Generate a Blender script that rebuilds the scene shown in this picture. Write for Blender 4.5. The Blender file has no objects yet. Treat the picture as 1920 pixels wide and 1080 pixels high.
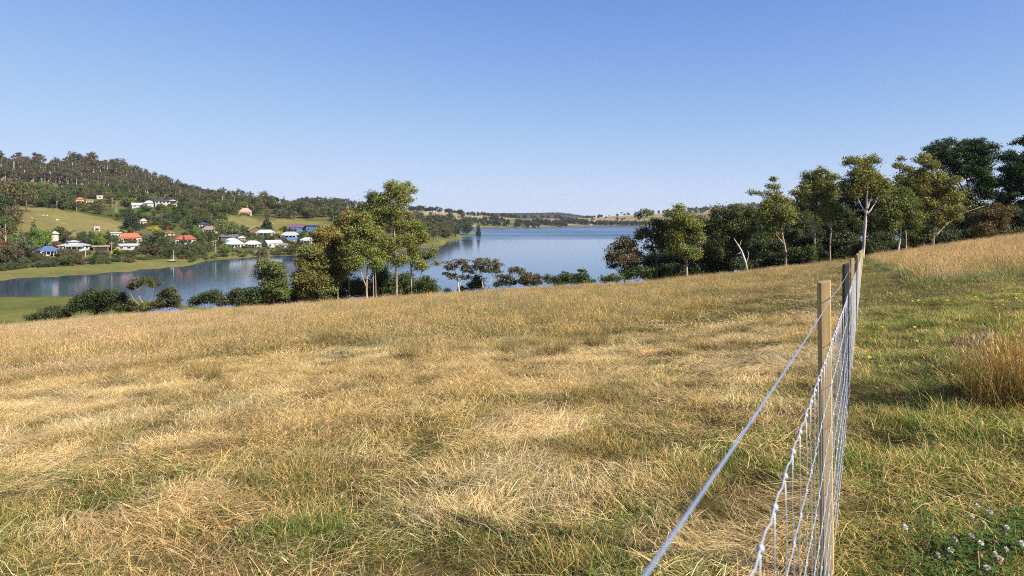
import bpy, bmesh, math, random
import numpy as np
from mathutils import Vector, Matrix

# ------------------------------------------------------------------ camera, sky, sun, exposure
scene = bpy.context.scene
COL = scene.collection
EXPO = 0.95
F, CX, HY, CZ = 1280.0, 960.0, 408.0, 25.0          # focal length in photo pixels, centre column, horizon row, eye height over the water

cam_data = bpy.data.cameras.new("camera")
cam = bpy.data.objects.new("camera", cam_data)
COL.objects.link(cam)
cam.location = (0, 0, CZ)
cam.rotation_euler = (math.radians(90), 0, 0)
cam_data.sensor_width = 36
cam_data.lens = 24
cam_data.shift_y = -(540 - HY) / 1920
cam_data.clip_start = 0.05
cam_data.clip_end = 30000
cam_data.dof.use_dof = True
cam_data.dof.focus_distance = 11.0
cam_data.dof.aperture_fstop = 6.3
scene.camera = cam

SUN_EL = math.radians(37)
SUN_AZ = math.radians(121)                           # clockwise from +Y: to the right and a little behind the camera
to_sun = Vector((math.sin(SUN_AZ) * math.cos(SUN_EL), math.cos(SUN_AZ) * math.cos(SUN_EL), math.sin(SUN_EL)))
world = bpy.data.worlds.new("World")
scene.world = world
world.use_nodes = True
wn, wl = world.node_tree.nodes, world.node_tree.links
wn.clear()
sky = wn.new("ShaderNodeTexSky")
sky.sky_type = 'NISHITA'
sky.sun_disc = False
sky.sun_elevation = SUN_EL
sky.sun_rotation = SUN_AZ
sky.altitude = 0
sky.air_density = 0.6
sky.dust_density = 0.0
sky.ozone_density = 5.0
# film-like response of the sky: bright air near the horizon rolls off instead of clipping (same for every direction)
sep = wn.new("ShaderNodeSeparateColor"); comb = wn.new("ShaderNodeCombineColor")
wl.new(sky.outputs[0], sep.inputs[0])
for ch, (ka, kb, ke) in enumerate(((7.3, 9.45, 1.5), (6.13, 7.0, 1.5), (5.15, 4.5, 1.0))):
    nodes = []
    for op, v in (('MULTIPLY', 0.125), ('POWER', ke), ('MULTIPLY', kb), ('ADD', 1.0), ('DIVIDE', 0.0), ('MULTIPLY', ka * 10.0 / 2**EXPO)):
        n = wn.new("ShaderNodeMath"); n.operation = op; n.inputs[1].default_value = v; nodes.append(n)
    x0, x, bx, den, div, mul = nodes
    wl.new(sep.outputs[ch], x0.inputs[0]); wl.new(x0.outputs[0], x.inputs[0]); wl.new(x.outputs[0], bx.inputs[0]); wl.new(bx.outputs[0], den.inputs[0])
    wl.new(x.outputs[0], div.inputs[0]); wl.new(den.outputs[0], div.inputs[1]); wl.new(div.outputs[0], mul.inputs[0])
    wl.new(mul.outputs[0], comb.inputs[ch])
bg = wn.new("ShaderNodeBackground")
bg.inputs[1].default_value = 0.1
wo = wn.new("ShaderNodeOutputWorld")
wl.new(comb.outputs[0], bg.inputs[0])
wl.new(bg.outputs[0], wo.inputs[0])

sd = bpy.data.lights.new("sun", 'SUN')
sd.energy = 5.0
sd.angle = math.radians(0.53)
sd.color = (1.0, 0.915, 0.77)
sun = bpy.data.objects.new("sun", sd)
COL.objects.link(sun)
sun.location = (200, -120, 200)
sun.rotation_euler = (-to_sun).to_track_quat('-Z', 'Y').to_euler()

vs = scene.view_settings
vs.view_transform = 'Standard'
vs.look = 'None'
vs.exposure = EXPO
vs.gamma = 1.0
vs.use_curve_mapping = False
scene.cycles.use_denoising = False
scene.cycles.use_adaptive_sampling = True
scene.cycles.adaptive_threshold = 0.012
scene.cycles.filter_width = 1.0
scene.cycles.max_bounces = 6
scene.cycles.diffuse_bounces = 2
scene.cycles.glossy_bounces = 3
scene.cycles.transmission_bounces = 3
scene.cycles.volume_bounces = 0
scene.cycles.caustics_reflective = False
scene.cycles.caustics_refractive = False

R = np.random.default_rng(11)
rnd = random.Random(5)

# ------------------------------------------------------------------ small helpers
def link(o, parent=None):
    COL.objects.link(o)
    if parent is not None:
        o.parent = parent
    return o

def tag(o, label=None, cat=None, group=None, kind=None):
    if label: o["label"] = label
    if cat: o["category"] = cat
    if group: o["group"] = group
    if kind: o["kind"] = kind
    return o

def empty(name, loc, rz=0.0):
    o = bpy.data.objects.new(name, None)
    o.empty_display_size = 0.3
    o.location = loc
    o.rotation_euler = (0, 0, rz)
    COL.objects.link(o)
    return o

def np_mesh(name, verts, faces, mats=(), mat_idx=None, smooth=False, col=None):
    """verts (N,3); faces: list of arrays, each (M,k)"""
    me = bpy.data.meshes.new(name)
    verts = np.asarray(verts, dtype=np.float32)
    if not isinstance(faces, (list, tuple)):
        faces = [faces]
    faces = [np.asarray(f, dtype=np.int32) for f in faces if len(f)]
    loops = np.concatenate([f.ravel() for f in faces])
    sizes = np.concatenate([np.full(len(f), f.shape[1], dtype=np.int32) for f in faces])
    starts = np.concatenate([[0], np.cumsum(sizes)[:-1]]).astype(np.int32)
    me.vertices.add(len(verts)); me.vertices.foreach_set("co", verts.ravel())
    me.loops.add(len(loops)); me.loops.foreach_set("vertex_index", loops)
    me.polygons.add(len(sizes)); me.polygons.foreach_set("loop_start", starts)
    me.polygons.foreach_set("loop_total", sizes)
    for m in mats:
        me.materials.append(m)
    if mat_idx is not None:
        me.polygons.foreach_set("material_index", np.asarray(mat_idx, dtype=np.int32))
    me.polygons.foreach_set("use_smooth", np.full(len(sizes), bool(smooth)))
    if col is not None:
        a = me.attributes.new("col", 'FLOAT_COLOR', 'POINT')
        c = np.ones((len(verts), 4), dtype=np.float32); c[:, :3] = col
        a.data.foreach_set("color", c.ravel())
    me.update(calc_edges=True)
    me.validate(verbose=False)
    return me

def add_mesh(name, me, parent=None, loc=None):
    o = bpy.data.objects.new(name, me)
    if loc is not None: o.location = loc
    return link(o, parent)

class MB:
    """collects simple solids into one mesh"""
    def __init__(s): s.v = []; s.f = []
    def quadbox(s, pts):                              # 8 points: bottom 4, top 4
        n = len(s.v); s.v += [tuple(p) for p in pts]
        s.f += [tuple(n + i for i in q) for q in ((3,2,1,0),(4,5,6,7),(0,1,5,4),(1,2,6,5),(2,3,7,6),(3,0,4,7))]
        return s
    def box(s, x0, x1, y0, y1, z0, z1):
        return s.quadbox([(x0,y0,z0),(x1,y0,z0),(x1,y1,z0),(x0,y1,z0),(x0,y0,z1),(x1,y0,z1),(x1,y1,z1),(x0,y1,z1)])
    def poly(s, pts, faces):
        n = len(s.v); s.v += [tuple(p) for p in pts]
        s.f += [tuple(n + i for i in q) for q in faces]
        return s
    def tube(s, pts, rad, k=6, cap=True):
        pts = [Vector(p) for p in pts]
        if not hasattr(rad, '__len__'): rad = [rad] * len(pts)
        n0 = len(s.v)
        for i, p in enumerate(pts):
            t = (pts[min(i+1, len(pts)-1)] - pts[max(i-1, 0)]).normalized()
            a = t.cross(Vector((0.31, 0.95, 0.05)) if abs(t.y) < 0.9 else Vector((1, 0, 0))).normalized()
            b = t.cross(a)
            for j in range(k):
                an = 2 * math.pi * j / k
                s.v.append(tuple(p + (a * math.cos(an) + b * math.sin(an)) * rad[i]))
        for i in range(len(pts) - 1):
            for j in range(k):
                j2 = (j + 1) % k
                s.f.append((n0+i*k+j, n0+i*k+j2, n0+(i+1)*k+j2, n0+(i+1)*k+j))
        if cap:
            s.f.append(tuple(n0 + j for j in range(k))[::-1])
            s.f.append(tuple(n0 + (len(pts)-1)*k + j for j in range(k)))
        return s
    def lathe(s, prof, c=(0,0,0), k=10):
        n0 = len(s.v)
        for r, z in prof:
            for j in range(k):
                an = 2*math.pi*j/k
                s.v.append((c[0]+r*math.cos(an), c[1]+r*math.sin(an), c[2]+z))
        for i in range(len(prof)-1):
            for j in range(k):
                j2 = (j+1) % k
                s.f.append((n0+i*k+j, n0+i*k+j2, n0+(i+1)*k+j2, n0+(i+1)*k+j))
        return s
    def mesh(s, name, mat, smooth=False):
        me = bpy.data.meshes.new(name)
        me.from_pydata(s.v, [], s.f)
        if mat: me.materials.append(mat)
        if smooth:
            me.polygons.foreach_set("use_smooth", np.ones(len(me.polygons), dtype=bool))
        me.update()
        return me
    def build(s, name, mat, parent=None, smooth=False, loc=None):
        return add_mesh(name, s.mesh(name, mat, smooth), parent, loc)

def copy_tree(o, parent=None):
    c = o.copy(); COL.objects.link(c); c.parent = parent
    for ch in o.children: copy_tree(ch, c)
    return c

# lattice value noise, vectorised
def _hash(ix, iy, seed):
    h = (ix.astype(np.int64) * 374761393 + iy.astype(np.int64) * 668265263 + seed * 1442695041) & 0x7fffffff
    h = ((h ^ (h >> 13)) * 1274126177) & 0x7fffffff
    return ((h ^ (h >> 16)) & 0xffff) / 65535.0
def vnoise(x, y, seed=0):
    x = np.asarray(x, float); y = np.asarray(y, float)
    ix, iy = np.floor(x), np.floor(y); fx, fy = x - ix, y - iy
    fx = fx*fx*(3-2*fx); fy = fy*fy*(3-2*fy)
    a = _hash(ix, iy, seed); b = _hash(ix+1, iy, seed); c = _hash(ix, iy+1, seed); d = _hash(ix+1, iy+1, seed)
    return (a*(1-fx)+b*fx)*(1-fy) + (c*(1-fx)+d*fx)*fy
def fbm(x, y, seed=0, o=3):
    s = 0; a = 0.5; t = 0
    for i in range(o):
        s = s + a*vnoise(x*2**i, y*2**i, seed+i*17); t += a; a *= 0.5
    return s / t
def sstep(a, b, x):
    t = np.clip((np.asarray(x, float)-a)/(b-a), 0, 1); return t*t*(3-2*t)
def in_poly(px, py, poly):
    px = np.asarray(px, float); py = np.asarray(py, float)
    r = np.zeros(px.shape, bool); n = len(poly)
    for i in range(n):
        x0, y0 = poly[i]; x1, y1 = poly[(i+1) % n]
        c = ((y0 > py) != (y1 > py)) & (px < (x1-x0)*(py-y0)/((y1-y0) if y1 != y0 else 1e-9) + x0)
        r ^= c
    return r

# ------------------------------------------------------------------ materials
def new_mat(name):
    m = bpy.data.materials.new(name); m.use_nodes = True
    nt = m.node_tree; nt.nodes.clear()
    out = nt.nodes.new("ShaderNodeOutputMaterial")
    return m, nt, out
def N(nt, t, **kw):
    n = nt.nodes.new(t)
    for k, v in kw.items(): setattr(n, k, v)
    return n
def mixc(nt, fac, a, b, mode='MIX'):
    n = N(nt, "ShaderNodeMix", data_type='RGBA', blend_type=mode)
    for s, v in ((n.inputs[0], fac), (n.inputs[6], a), (n.inputs[7], b)):
        if hasattr(v, 'links') or hasattr(v, 'is_output'): nt.links.new(v, s)
        elif hasattr(v, '__len__'): s.default_value = (*v[:3], 1)
        else: s.default_value = v
    return n.outputs[2]
def noise(nt, vec, scale, detail=4, rough=0.6, dist=0.0):
    n = N(nt, "ShaderNodeTexNoise"); n.inputs["Scale"].default_value = scale
    n.inputs["Detail"].default_value = detail; n.inputs["Roughness"].default_value = rough
    n.inputs["Distortion"].default_value = dist
    if vec is not None: nt.links.new(vec, n.inputs["Vector"])
    return n.outputs["Fac"]
def ramp(nt, fac, stops):
    n = N(nt, "ShaderNodeValToRGB"); e = n.color_ramp.elements
    while len(e) < len(stops): e.new(0.5)
    for el, (p, c) in zip(e, stops):
        el.position = p; el.color = (*c, 1) if len(c) == 3 else c
    nt.links.new(fac, n.inputs[0]); return n.outputs[0]
def mathn(nt, op, a, b=0.0):
    n = N(nt, "ShaderNodeMath", operation=op)
    for s, v in ((n.inputs[0], a), (n.inputs[1], b)):
        if hasattr(v, 'is_output'): nt.links.new(v, s)
        else: s.default_value = v
    return n.outputs[0]

def plain(name, c, rough=0.7, metal=0.0, var=0.12, scale=6.0, bump=0.0, spec=0.3):
    """paint, timber, metal: one colour with grain and wear"""
    m, nt, out = new_mat(name)
    b = N(nt, "ShaderNodeBsdfPrincipled")
    tc = N(nt, "ShaderNodeTexCoord").outputs["Object"]
    n = noise(nt, tc, scale, 5, 0.65)
    d = tuple(x*(1-var*1.6) for x in c); l = tuple(min(1, x*(1+var)) for x in c)
    nt.links.new(ramp(nt, n, [(0.3, d), (0.7, l)]), b.inputs["Base Color"])
    b.inputs["Roughness"].default_value = rough
    b.inputs["Metallic"].default_value = metal
    b.inputs["Specular IOR Level"].default_value = spec
    if bump:
        bp = N(nt, "ShaderNodeBump"); bp.inputs["Strength"].default_value = bump; bp.inputs["Distance"].default_value = 0.02
        nt.links.new(n, bp.inputs["Height"]); nt.links.new(bp.outputs[0], b.inputs["Normal"])
    nt.links.new(b.outputs[0], out.inputs[0])
    return m

def leaf_material(name, transl=0.3, gloss=0.12):
    m, nt, out = new_mat(name)
    at = N(nt, "ShaderNodeAttribute", attribute_name="col")
    oi = N(nt, "ShaderNodeObjectInfo")
    c = mixc(nt, 1.0, at.outputs["Color"], oi.outputs["Color"], 'MULTIPLY')
    d = N(nt, "ShaderNodeBsdfDiffuse"); nt.links.new(c, d.inputs[0])
    t = N(nt, "ShaderNodeBsdfTranslucent")
    nt.links.new(mixc(nt, 1.0, c, (1.15, 1.1, 0.6), 'MULTIPLY'), t.inputs[0])
    g = N(nt, "ShaderNodeBsdfGlossy"); g.inputs["Roughness"].default_value = 0.45
    g.inputs[0].default_value = (0.5, 0.5, 0.5, 1)
    m1 = N(nt, "ShaderNodeMixShader"); m1.inputs[0].default_value = transl
    nt.links.new(d.outputs[0], m1.inputs[1]); nt.links.new(t.outputs[0], m1.inputs[2])
    m2 = N(nt, "ShaderNodeMixShader"); m2.inputs[0].default_value = gloss
    nt.links.new(m1.outputs[0], m2.inputs[1]); nt.links.new(g.outputs[0], m2.inputs[2])
    nt.links.new(m2.outputs[0], out.inputs[0])
    return m
LEAF = leaf_material("foliage", 0.30, 0.025)
CONIFER = leaf_material("needles", 0.12, 0.015)

def bark_material(name, c0, c1, scale=1.4):
    m, nt, out = new_mat(name)
    b = N(nt, "ShaderNodeBsdfPrincipled")
    g = N(nt, "ShaderNodeNewGeometry")
    mp = N(nt, "ShaderNodeMapping"); mp.inputs["Scale"].default_value = (1, 1, 0.25)
    nt.links.new(g.outputs["Position"], mp.inputs[0])
    n = noise(nt, mp.outputs[0], scale, 5, 0.7)
    nt.links.new(ramp(nt, n, [(0.35, c0), (0.62, c1)]), b.inputs["Base Color"])
    b.inputs["Roughness"].default_value = 0.85
    nt.links.new(b.outputs[0], out.inputs[0])
    return m
BARK = bark_material("gum_bark", (0.16, 0.11, 0.075), (0.42, 0.33, 0.24))
BARK_PALE = bark_material("pale_gum_bark", (0.30, 0.24, 0.19), (0.62, 0.54, 0.45))
BARK_DARK = bark_material("dark_bark", (0.06, 0.045, 0.03), (0.15, 0.115, 0.08))
# ------------------------------------------------------------------ terrain
BROW = 85.0
_kpx = np.array([-700, -300, 0, 240, 479, 720, 960, 1200, 1400, 1500, 1620, 1700, 1800, 1920, 2300, 2700.])
_kv  = np.array([.190, .166, .1456, .129, .1175, .1034, .0917, .0815, .0636, .0542, .0448, .0363, .0222, .0121, -.012, -.03])
_kf = np.arange(-700, 2701, 10.0)
_kk = np.interp(_kf, _kpx, _kv)
_kk = np.convolve(np.pad(_kk, 6, mode='edge'), np.ones(13)/13, 'valid')
def k_of(px): return np.interp(px, _kf, _kk)
ZE = CZ - 1.37                                         # ground under the camera
def near_z(X, Y, rough=True):
    X = np.asarray(X, float); Y = np.asarray(Y, float)
    px = CX + F*X/np.maximum(Y, 0.5)
    cone = ZE - k_of(np.clip(px, -700, 2700))*Y
    plane = ZE - 0.0917*Y + 0.083*np.clip(X, -90, 90)
    w = sstep(1.0, 8.0, Y)
    z = cone*w + plane*(1-w)
    if not rough: return z
    r = np.hypot(X, Y)
    bump = (fbm(X*0.55, Y*0.55, 3)-0.5)*0.10 + (fbm(X*2.3, Y*2.3, 5, 2)-0.5)*0.13*sstep(40, 12, r) + (fbm(X*0.13+9, Y*0.13, 7)-0.5)*0.35*sstep(4, 20, r)
    return z + bump
def P(D, py): return (D, CZ - (py-HY)/F*D)
# (distance, height) of the land beyond the brow, one list for each direction
_prof = {
 -400: (216, [(269,0),(300,.9),(315,2.5),(350,9),(400,20),(520,36),(700,62),(850,85),(1000,112),(1200,110)]),
 0:   (216, [(269,0),(295,.7),P(312,505),P(335,482),P(380,450),P(520,389),P(700,348),P(850,328),P(1000,306),(1150,98)]),
 100: (217, [(286,0),(308,.8),P(322,498),P(345,479),P(400,447),P(520,392),P(700,353),P(850,333),P(1000,311),(1150,96)]),
 173: (217, [(299,0),(322,.8),P(334,495),P(380,470),P(430,444),P(540,403),P(640,384),P(740,359),P(860,336),P(1000,309),(1150,96)]),
 240: (215, [(315,0),(335,.8),P(345,496),P(390,470),P(440,452),P(490,430),P(560,408),P(640,386),P(740,364),P(860,342),P(1000,323),(1150,80)]),
 300: (205, [(335,0),(355,.8),P(365,491),P(430,465),P(500,436),P(560,411),P(620,388),P(700,374),P(850,359),P(980,348),(1150,60)]),
 340: (195, [(348,0),(370,.8),P(380,488),P(440,462),P(510,434),P(570,412),P(640,391),P(720,381),P(850,371),P(950,364),(1150,42),(1400,50)]),
 405: (190, [(402,0),(418,.9),P(428,478),P(470,462),P(530,440),P(600,414),P(680,395),P(760,386),P(900,379),(1050,38),P(1400,384),(1800,40)]),
 479: (190, [(427,0),(445,.9),P(455,474),P(490,462),P(540,446),P(610,428),P(690,407),P(770,395),P(850,389),(1050,34),P(1450,382),(1800,40)]),
 555: (190, [(451,0),(470,.9),P(480,472),P(515,460),P(560,446),P(615,432),P(690,412),P(770,399),P(850,394),(1050,32),P(1450,381),(1800,40)]),
 640: (192, [(470,0),(490,.9),P(560,447),P(650,425),P(750,406),P(850,398),(1050,30),P(1400,388),P(1550,384),(1900,40)]),
 700: (195, [(500,0),(520,.9),P(600,441),P(700,421),P(850,403),(1050,28),P(1400,394),P(1600,389),(2000,35)]),
 785: (200, [(561,0),(580,.8),P(650,442),P(750,427),P(900,418),(1050,12),(1200,10),P(1400,412),P(1700,402),P(1900,396),(2300,30)]),
 842: (206, [(727,0),(750,.7),P(800,440),P(900,431),(985,4),(1060,-2),(1440,-2),(1500,.3),P(1700,411),P(1900,399),(2200,32),(2600,20)]),
 868: (208, [(890,0),(905,.5),(950,2.2),(1000,.8),(1030,-2),(1560,-2),(1600,.3),P(1720,413),P(1950,402),(2300,28)]),
 905: (211, [(955,0),(962,.5),(985,.5),(995,-2),(1640,-2),(1660,.3),P(1750,420),P(1900,412),P(2100,405),P(2400,404),(2800,15)]),
 914: (212, [(955,-2),(990,-2),(1640,-2),(1665,.3),P(1750,420),P(1900,413),P(2100,406),P(2400,405),(2800,15)]),
 950: (216, [(1680,-1),(1695,.3),P(1760,421),P(1900,417),P(2100,411),P(2300,408),(2800,15)]),
 1000:(220, [(1720,-1),(1745,.3),P(1850,421),P(2000,418),P(2200,414),P(2500,410),(2900,12)]),
 1050:(224, [(1860,-1),(1885,.3),P(2000,420),P(2200,415),P(2500,409),P(2700,408),(3200,10)]),
 1100:(228, [(1970,-1),(2000,.3),P(2150,420),P(2400,414),P(2700,409),(3200,8)]),
 1150:(232, [(2020,-1),(2050,.3),P(2200,420),P(2500,410),P(2800,405),(3300,8)]),
 1200:(236, [(2020,-1),(2050,.3),P(2200,420),P(2500,410),P(2800,403),(3300,15)]),
 1290:(242, [(2020,-1),(2050,.3),P(2200,418),P(2500,407),P(2800,396),(3300,30)]),
 1400:(250, [(2000,-1),(2040,.3),P(2200,414),P(2500,398),P(2800,385),(3300,50)]),
 1500:(255, [(2000,-1),(2040,.3),P(2200,414),P(2500,397),P(2800,384),(3300,50)]),
 1920:(265, [(1950,-1),(2000,.3),P(2200,412),P(2500,395),P(2800,382),(3300,50)]),
 2400:(270, [(1950,-1),(2000,.3),P(2200,412),P(2500,395),P(2800,382),(3300,50)]),
}
# the far blue ridge, five to seven kilometres away
_ridge = {-400:20, 700:20, 860:44, 905:47, 950:46, 1000:48, 1060:52, 1085:48, 1100:20, 1120:-2, 1200:-2, 2400:-2}
_cpx = np.array(sorted(_prof), float)
_lg = np.linspace(math.log(BROW), math.log(9500), 900)
_Z = np.zeros((len(_cpx), len(_lg)))
for i, p in enumerate(sorted(_prof)):
    sh, pts = _prof[p]
    kk = float(k_of(p)); zb = ZE - kk*BROW; s = (zb-CZ)/BROW
    los = lambda D: CZ + s*D
    a = [(BROW, zb), (98, los(98)-0.6), (130, los(130)-3.0)]
    if p <= 260:
        a += [(152, min(1.2, los(152)-1.0)), (165, 0.45), (sh-2, 0.25), (sh+2, -0.5), (sh+8, -2)]
    else:
        a += [(0.5*(130+sh), min(los(0.5*(130+sh))-3.5, 0.5*(los(130)-3)+0.3)), (sh-3, 0.4), (sh+3, -0.6), (sh+10, -2)]
    first = pts[0]
    a += [(first[0]-6, -1.0), (first[0], first[1] if first[1] != 0 else 0.06)] + list(pts[1:])
    last = a[-1][0]
    rz = float(np.interp(p, sorted(_ridge), [_ridge[q] for q in sorted(_ridge)]))
    a += [(max(last+500, 4600), min(4, rz)), (5600, rz*0.9), (6200, rz), (7400, -3), (9500, -3)]
    a.sort()
    _Z[i] = np.interp(_lg, np.log([q[0] for q in a]), [q[1] for q in a])
def far_z(px, D):
    px = np.clip(px, _cpx[0], _cpx[-1]); L = np.log(np.clip(D, BROW, 9400))
    i = np.clip(np.searchsorted(_cpx, px) - 1, 0, len(_cpx)-2)
    t = (px - _cpx[i])/(_cpx[i+1]-_cpx[i])
    fj = (L-_lg[0])/(_lg[1]-_lg[0]); j = np.clip(fj.astype(int), 0, len(_lg)-2); u = fj-j
    a = _Z[i, j]*(1-u)+_Z[i, j+1]*u; b = _Z[i+1, j]*(1-u)+_Z[i+1, j+1]*u
    return a*(1-t)+b*t
def T(X, Y):
    X = np.atleast_1d(np.asarray(X, float)); Y = np.atleast_1d(np.asarray(Y, float))
    px = CX + F*X/np.maximum(Y, 0.5)
    zn = near_z(X, Y)
    zf = far_z(px, np.maximum(Y, BROW))
    w = sstep(BROW-12, BROW+6, Y)
    z = zn*(1-w) + zf*w
    wob = (fbm(X*0.012, Y*0.012, 21)-0.5)*3.0*sstep(350, 520, Y)*sstep(1.5, 8, z)
    side = np.abs(X) > 2.6*np.maximum(Y, 0)+60           # well outside the view
    return np.where(side, np.maximum(zn, -2), z + wob)
def gz(x, y): return float(T(x, y)[0])
_marchD = np.exp(np.linspace(math.log(100), math.log(4000), 5000))
def hit(px, py, dmin=140.0):
    """ground point seen at a photo position beyond the brow"""
    D = _marchD[_marchD >= dmin]
    X = (px-CX)/F*D
    z = T(X, D); ray = CZ - (py-HY)/F*D
    ok = np.nonzero((z >= ray) & (z > -0.4))[0]
    d = float(D[ok[0]]) if len(ok) else float(D[np.argmax(z-ray)])
    x = (px-CX)/F*d
    return x, d, gz(x, d)
_marchN = np.exp(np.linspace(math.log(1.5), math.log(95), 3000))
def hit_near(px, py):
    X = (px-CX)/F*_marchN
    z = T(X, _marchN); ray = CZ-(py-HY)/F*_marchN
    ok = np.nonzero(z >= ray)[0]
    d = float(_marchN[ok[0]]) if len(ok) else 85.0
    x = (px-CX)/F*d
    return x, d, gz(x, d)

PADDOCK = [(38,389),(90,391),(142,398),(175,405),(200,408),(228,417),(262,432),(214,434),(135,444),(60,446),(24,446),(30,420)]
UPFIELD = [(30,338),(60,343),(110,351),(190,357),(190,364),(120,366),(80,360),(28,352)]
TRACK = [(60,343),(84,348),(100,356),(118,368),(108,368),(88,353),(60,346)]
LAWN1 = [(212,388),(250,392),(295,401),(318,404),(300,409),(262,404),(215,400)]
PAD2 = [(430,405),(462,408),(500,416),(500,430),(470,430),(446,424),(428,414)]
PAD3 = [(503,412),(560,412),(612,416),(612,432),(540,428),(506,434)]
CLEAR = [(0,302),(24,305),(24,314),(0,316)]
CLEAR2 = [(84,309),(112,311),(110,314),(90,316),(86,330),(80,330)]
def ground_colour(X, Y, Z):
    px = CX + F*X/np.maximum(Y, 0.5); py = HY - F*(Z-CZ)/np.maximum(Y, 0.5)
    n1 = fbm(X*0.03, Y*0.03, 31, 4); n2 = fbm(X*0.15, Y*0.15, 41, 3)
    c = np.empty(X.shape+(3,))
    def put(mask, a, b, n=n1):
        t = sstep(0.3, 0.7, n)[mask][:, None]
        c[mask] = np.array(a)*(1-t) + np.array(b)*t
    allm = np.ones(X.shape, bool)
    put(allm, (.085,.095,.034), (.15,.14,.055))
    near = Y < 130
    put(near, (.075,.06,.025), (.14,.105,.045), n2)
    marsh = (Y >= 130) & (Y < 235)
    put(marsh, (.115,.135,.036), (.185,.185,.06), n2*0.5+n1*0.5)
    far = Y >= 235
    flat = far & (Y < 1050) & (Z < 2.0)
    put(flat, (.13,.155,.042), (.20,.195,.07), n2*0.5+n1*0.5)
    put(far & (Y < 1050) & (Z < 0.35), (.16,.135,.05), (.22,.18,.08))
    hill = far & (Y < 1250) & (Y > 700) & (px < 420)
    put(hill, (.085,.075,.048), (.17,.14,.085), n2)
    vil = far & (Y < 1050)
    put(vil & in_poly(px, py, PADDOCK), (.20,.185,.07), (.285,.235,.105))
    put(vil & in_poly(px, py, UPFIELD), (.12,.165,.05), (.17,.19,.065))
    put(vil & in_poly(px, py, TRACK), (.30,.235,.16), (.34,.27,.19))
    for q in (LAWN1,): put(vil & in_poly(px, py, q), (.10,.155,.04), (.15,.18,.055))
    for q in (PAD2, PAD3): put(vil & in_poly(px, py, q), (.17,.18,.062), (.23,.21,.08))
    for q in (CLEAR, CLEAR2): put(far & (Y > 700) & in_poly(px, py, q), (.28,.22,.12), (.33,.27,.15))
    dist = Y >= 1050
    hl = dist & (px < 740)
    put(hl, (.12,.12,.055), (.26,.22,.11), n1)
    hm = dist & (px >= 740) & (px < 1060)
    put(hm, (.30,.235,.115), (.42,.32,.165), fbm(X*.004, Y*.008, 51, 2))
    put(hm & (px > 868) & (Z < 20) & (px < 1015), (.12,.165,.05), (.17,.19,.07))
    hr = dist & (px >= 1060)
    put(hr, (.27,.215,.115), (.40,.31,.165), fbm(X*.005, Y*.006, 53, 3))
    put(dist & (Z < 4) & (Y < 3000), (.15,.14,.06), (.24,.2,.1))
    put(Y > 4300, (.045,.05,.03), (.06,.062,.035))
    lane = [(455,471),(520,469.5),(580,467),(580,469.5),(520,472.5),(455,474)]
    put(far & (Y < 700) & in_poly(px, py, lane), (.24,.22,.19), (.28,.26,.23))
    return c*np.where(Y < 130, 1.0, .84)[..., None]

th = np.concatenate([np.linspace(-180, -62, 30)[:-1], np.degrees(np.arctan((np.concatenate([np.arange(-1400, -60, 28.0), np.arange(-60, 1981, 5.0), np.arange(2008, 3321, 28.0)])-CX)/F)), np.linspace(63, 180, 30)])
th = np.radians(th)
rr = np.concatenate([[0.02, 0.4, 0.8], np.exp(np.linspace(math.log(1.2), math.log(9300), 470))])
TH, RR = np.meshgrid(th, rr, indexing='ij')
# rings are rows of equal forward distance inside the view, so that shorelines and hilltops follow the grid
fwd = np.abs(np.degrees(TH)) < 62.5
SC = np.where(fwd, 1/np.cos(np.where(fwd, TH, 0)), 1/np.cos(np.radians(62.5)))
GX, GY = RR*SC*np.sin(TH), RR*SC*np.cos(TH)
GZ = T(GX.ravel(), GY.ravel()).reshape(GX.shape)
gc = ground_colour(GX.ravel(), GY.ravel(), GZ.ravel())
nr, nc = GX.shape
idx = np.arange(nr*nc).reshape(nr, nc)
quads = np.stack([idx[:-1,:-1], idx[1:,:-1], idx[1:,1:], idx[:-1,1:]], -1).reshape(-1, 4)[:, ::-1]

m, nt, out = new_mat("ground")
b = N(nt, "ShaderNodeBsdfPrincipled")
at = N(nt, "ShaderNodeAttribute", attribute_name="col")
geo = N(nt, "ShaderNodeNewGeometry").outputs["Position"]
nA = noise(nt, geo, 0.35, 6, 0.7); nB = noise(nt, geo, 28.0, 4, 0.75, 0.6); nC = noise(nt, geo, 0.05, 5, 0.65)
c1 = mixc(nt, 0.55, at.outputs["Color"], ramp(nt, nA, [(0.3, (.55,.62,.5)), (0.7, (1.3,1.2,1.15))]), 'MULTIPLY')
c2 = mixc(nt, 0.6, c1, ramp(nt, nB, [(0.3, (.45,.42,.35)), (0.65, (1.35,1.3,1.2))]), 'MULTIPLY')
c3 = mixc(nt, 0.5, c2, ramp(nt, nC, [(0.35, (.75,.8,.7)), (0.65, (1.2,1.15,1.05))]), 'MULTIPLY')
nt.links.new(c3, b.inputs["Base Color"])
b.inputs["Roughness"].default_value = 0.95
b.inputs["Specular IOR Level"].default_value = 0.05
bp = N(nt, "ShaderNodeBump"); bp.inputs["Strength"].default_value = 0.6; bp.inputs["Distance"].default_value = 0.03
nt.links.new(nB, bp.inputs["Height"]); nt.links.new(bp.outputs[0], b.inputs["Normal"])
nt.links.new(b.outputs[0], out.inputs[0])
GROUND = m
me = np_mesh("ground", np.stack([GX, GY, GZ], -1).reshape(-1, 3), quads, [GROUND], smooth=True, col=gc)
ground = add_mesh("ground", me)
tag(ground, "sloping grass field falling to the bay and the hills around it", "ground", kind="structure")
del GX, GY, TH, RR

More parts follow.
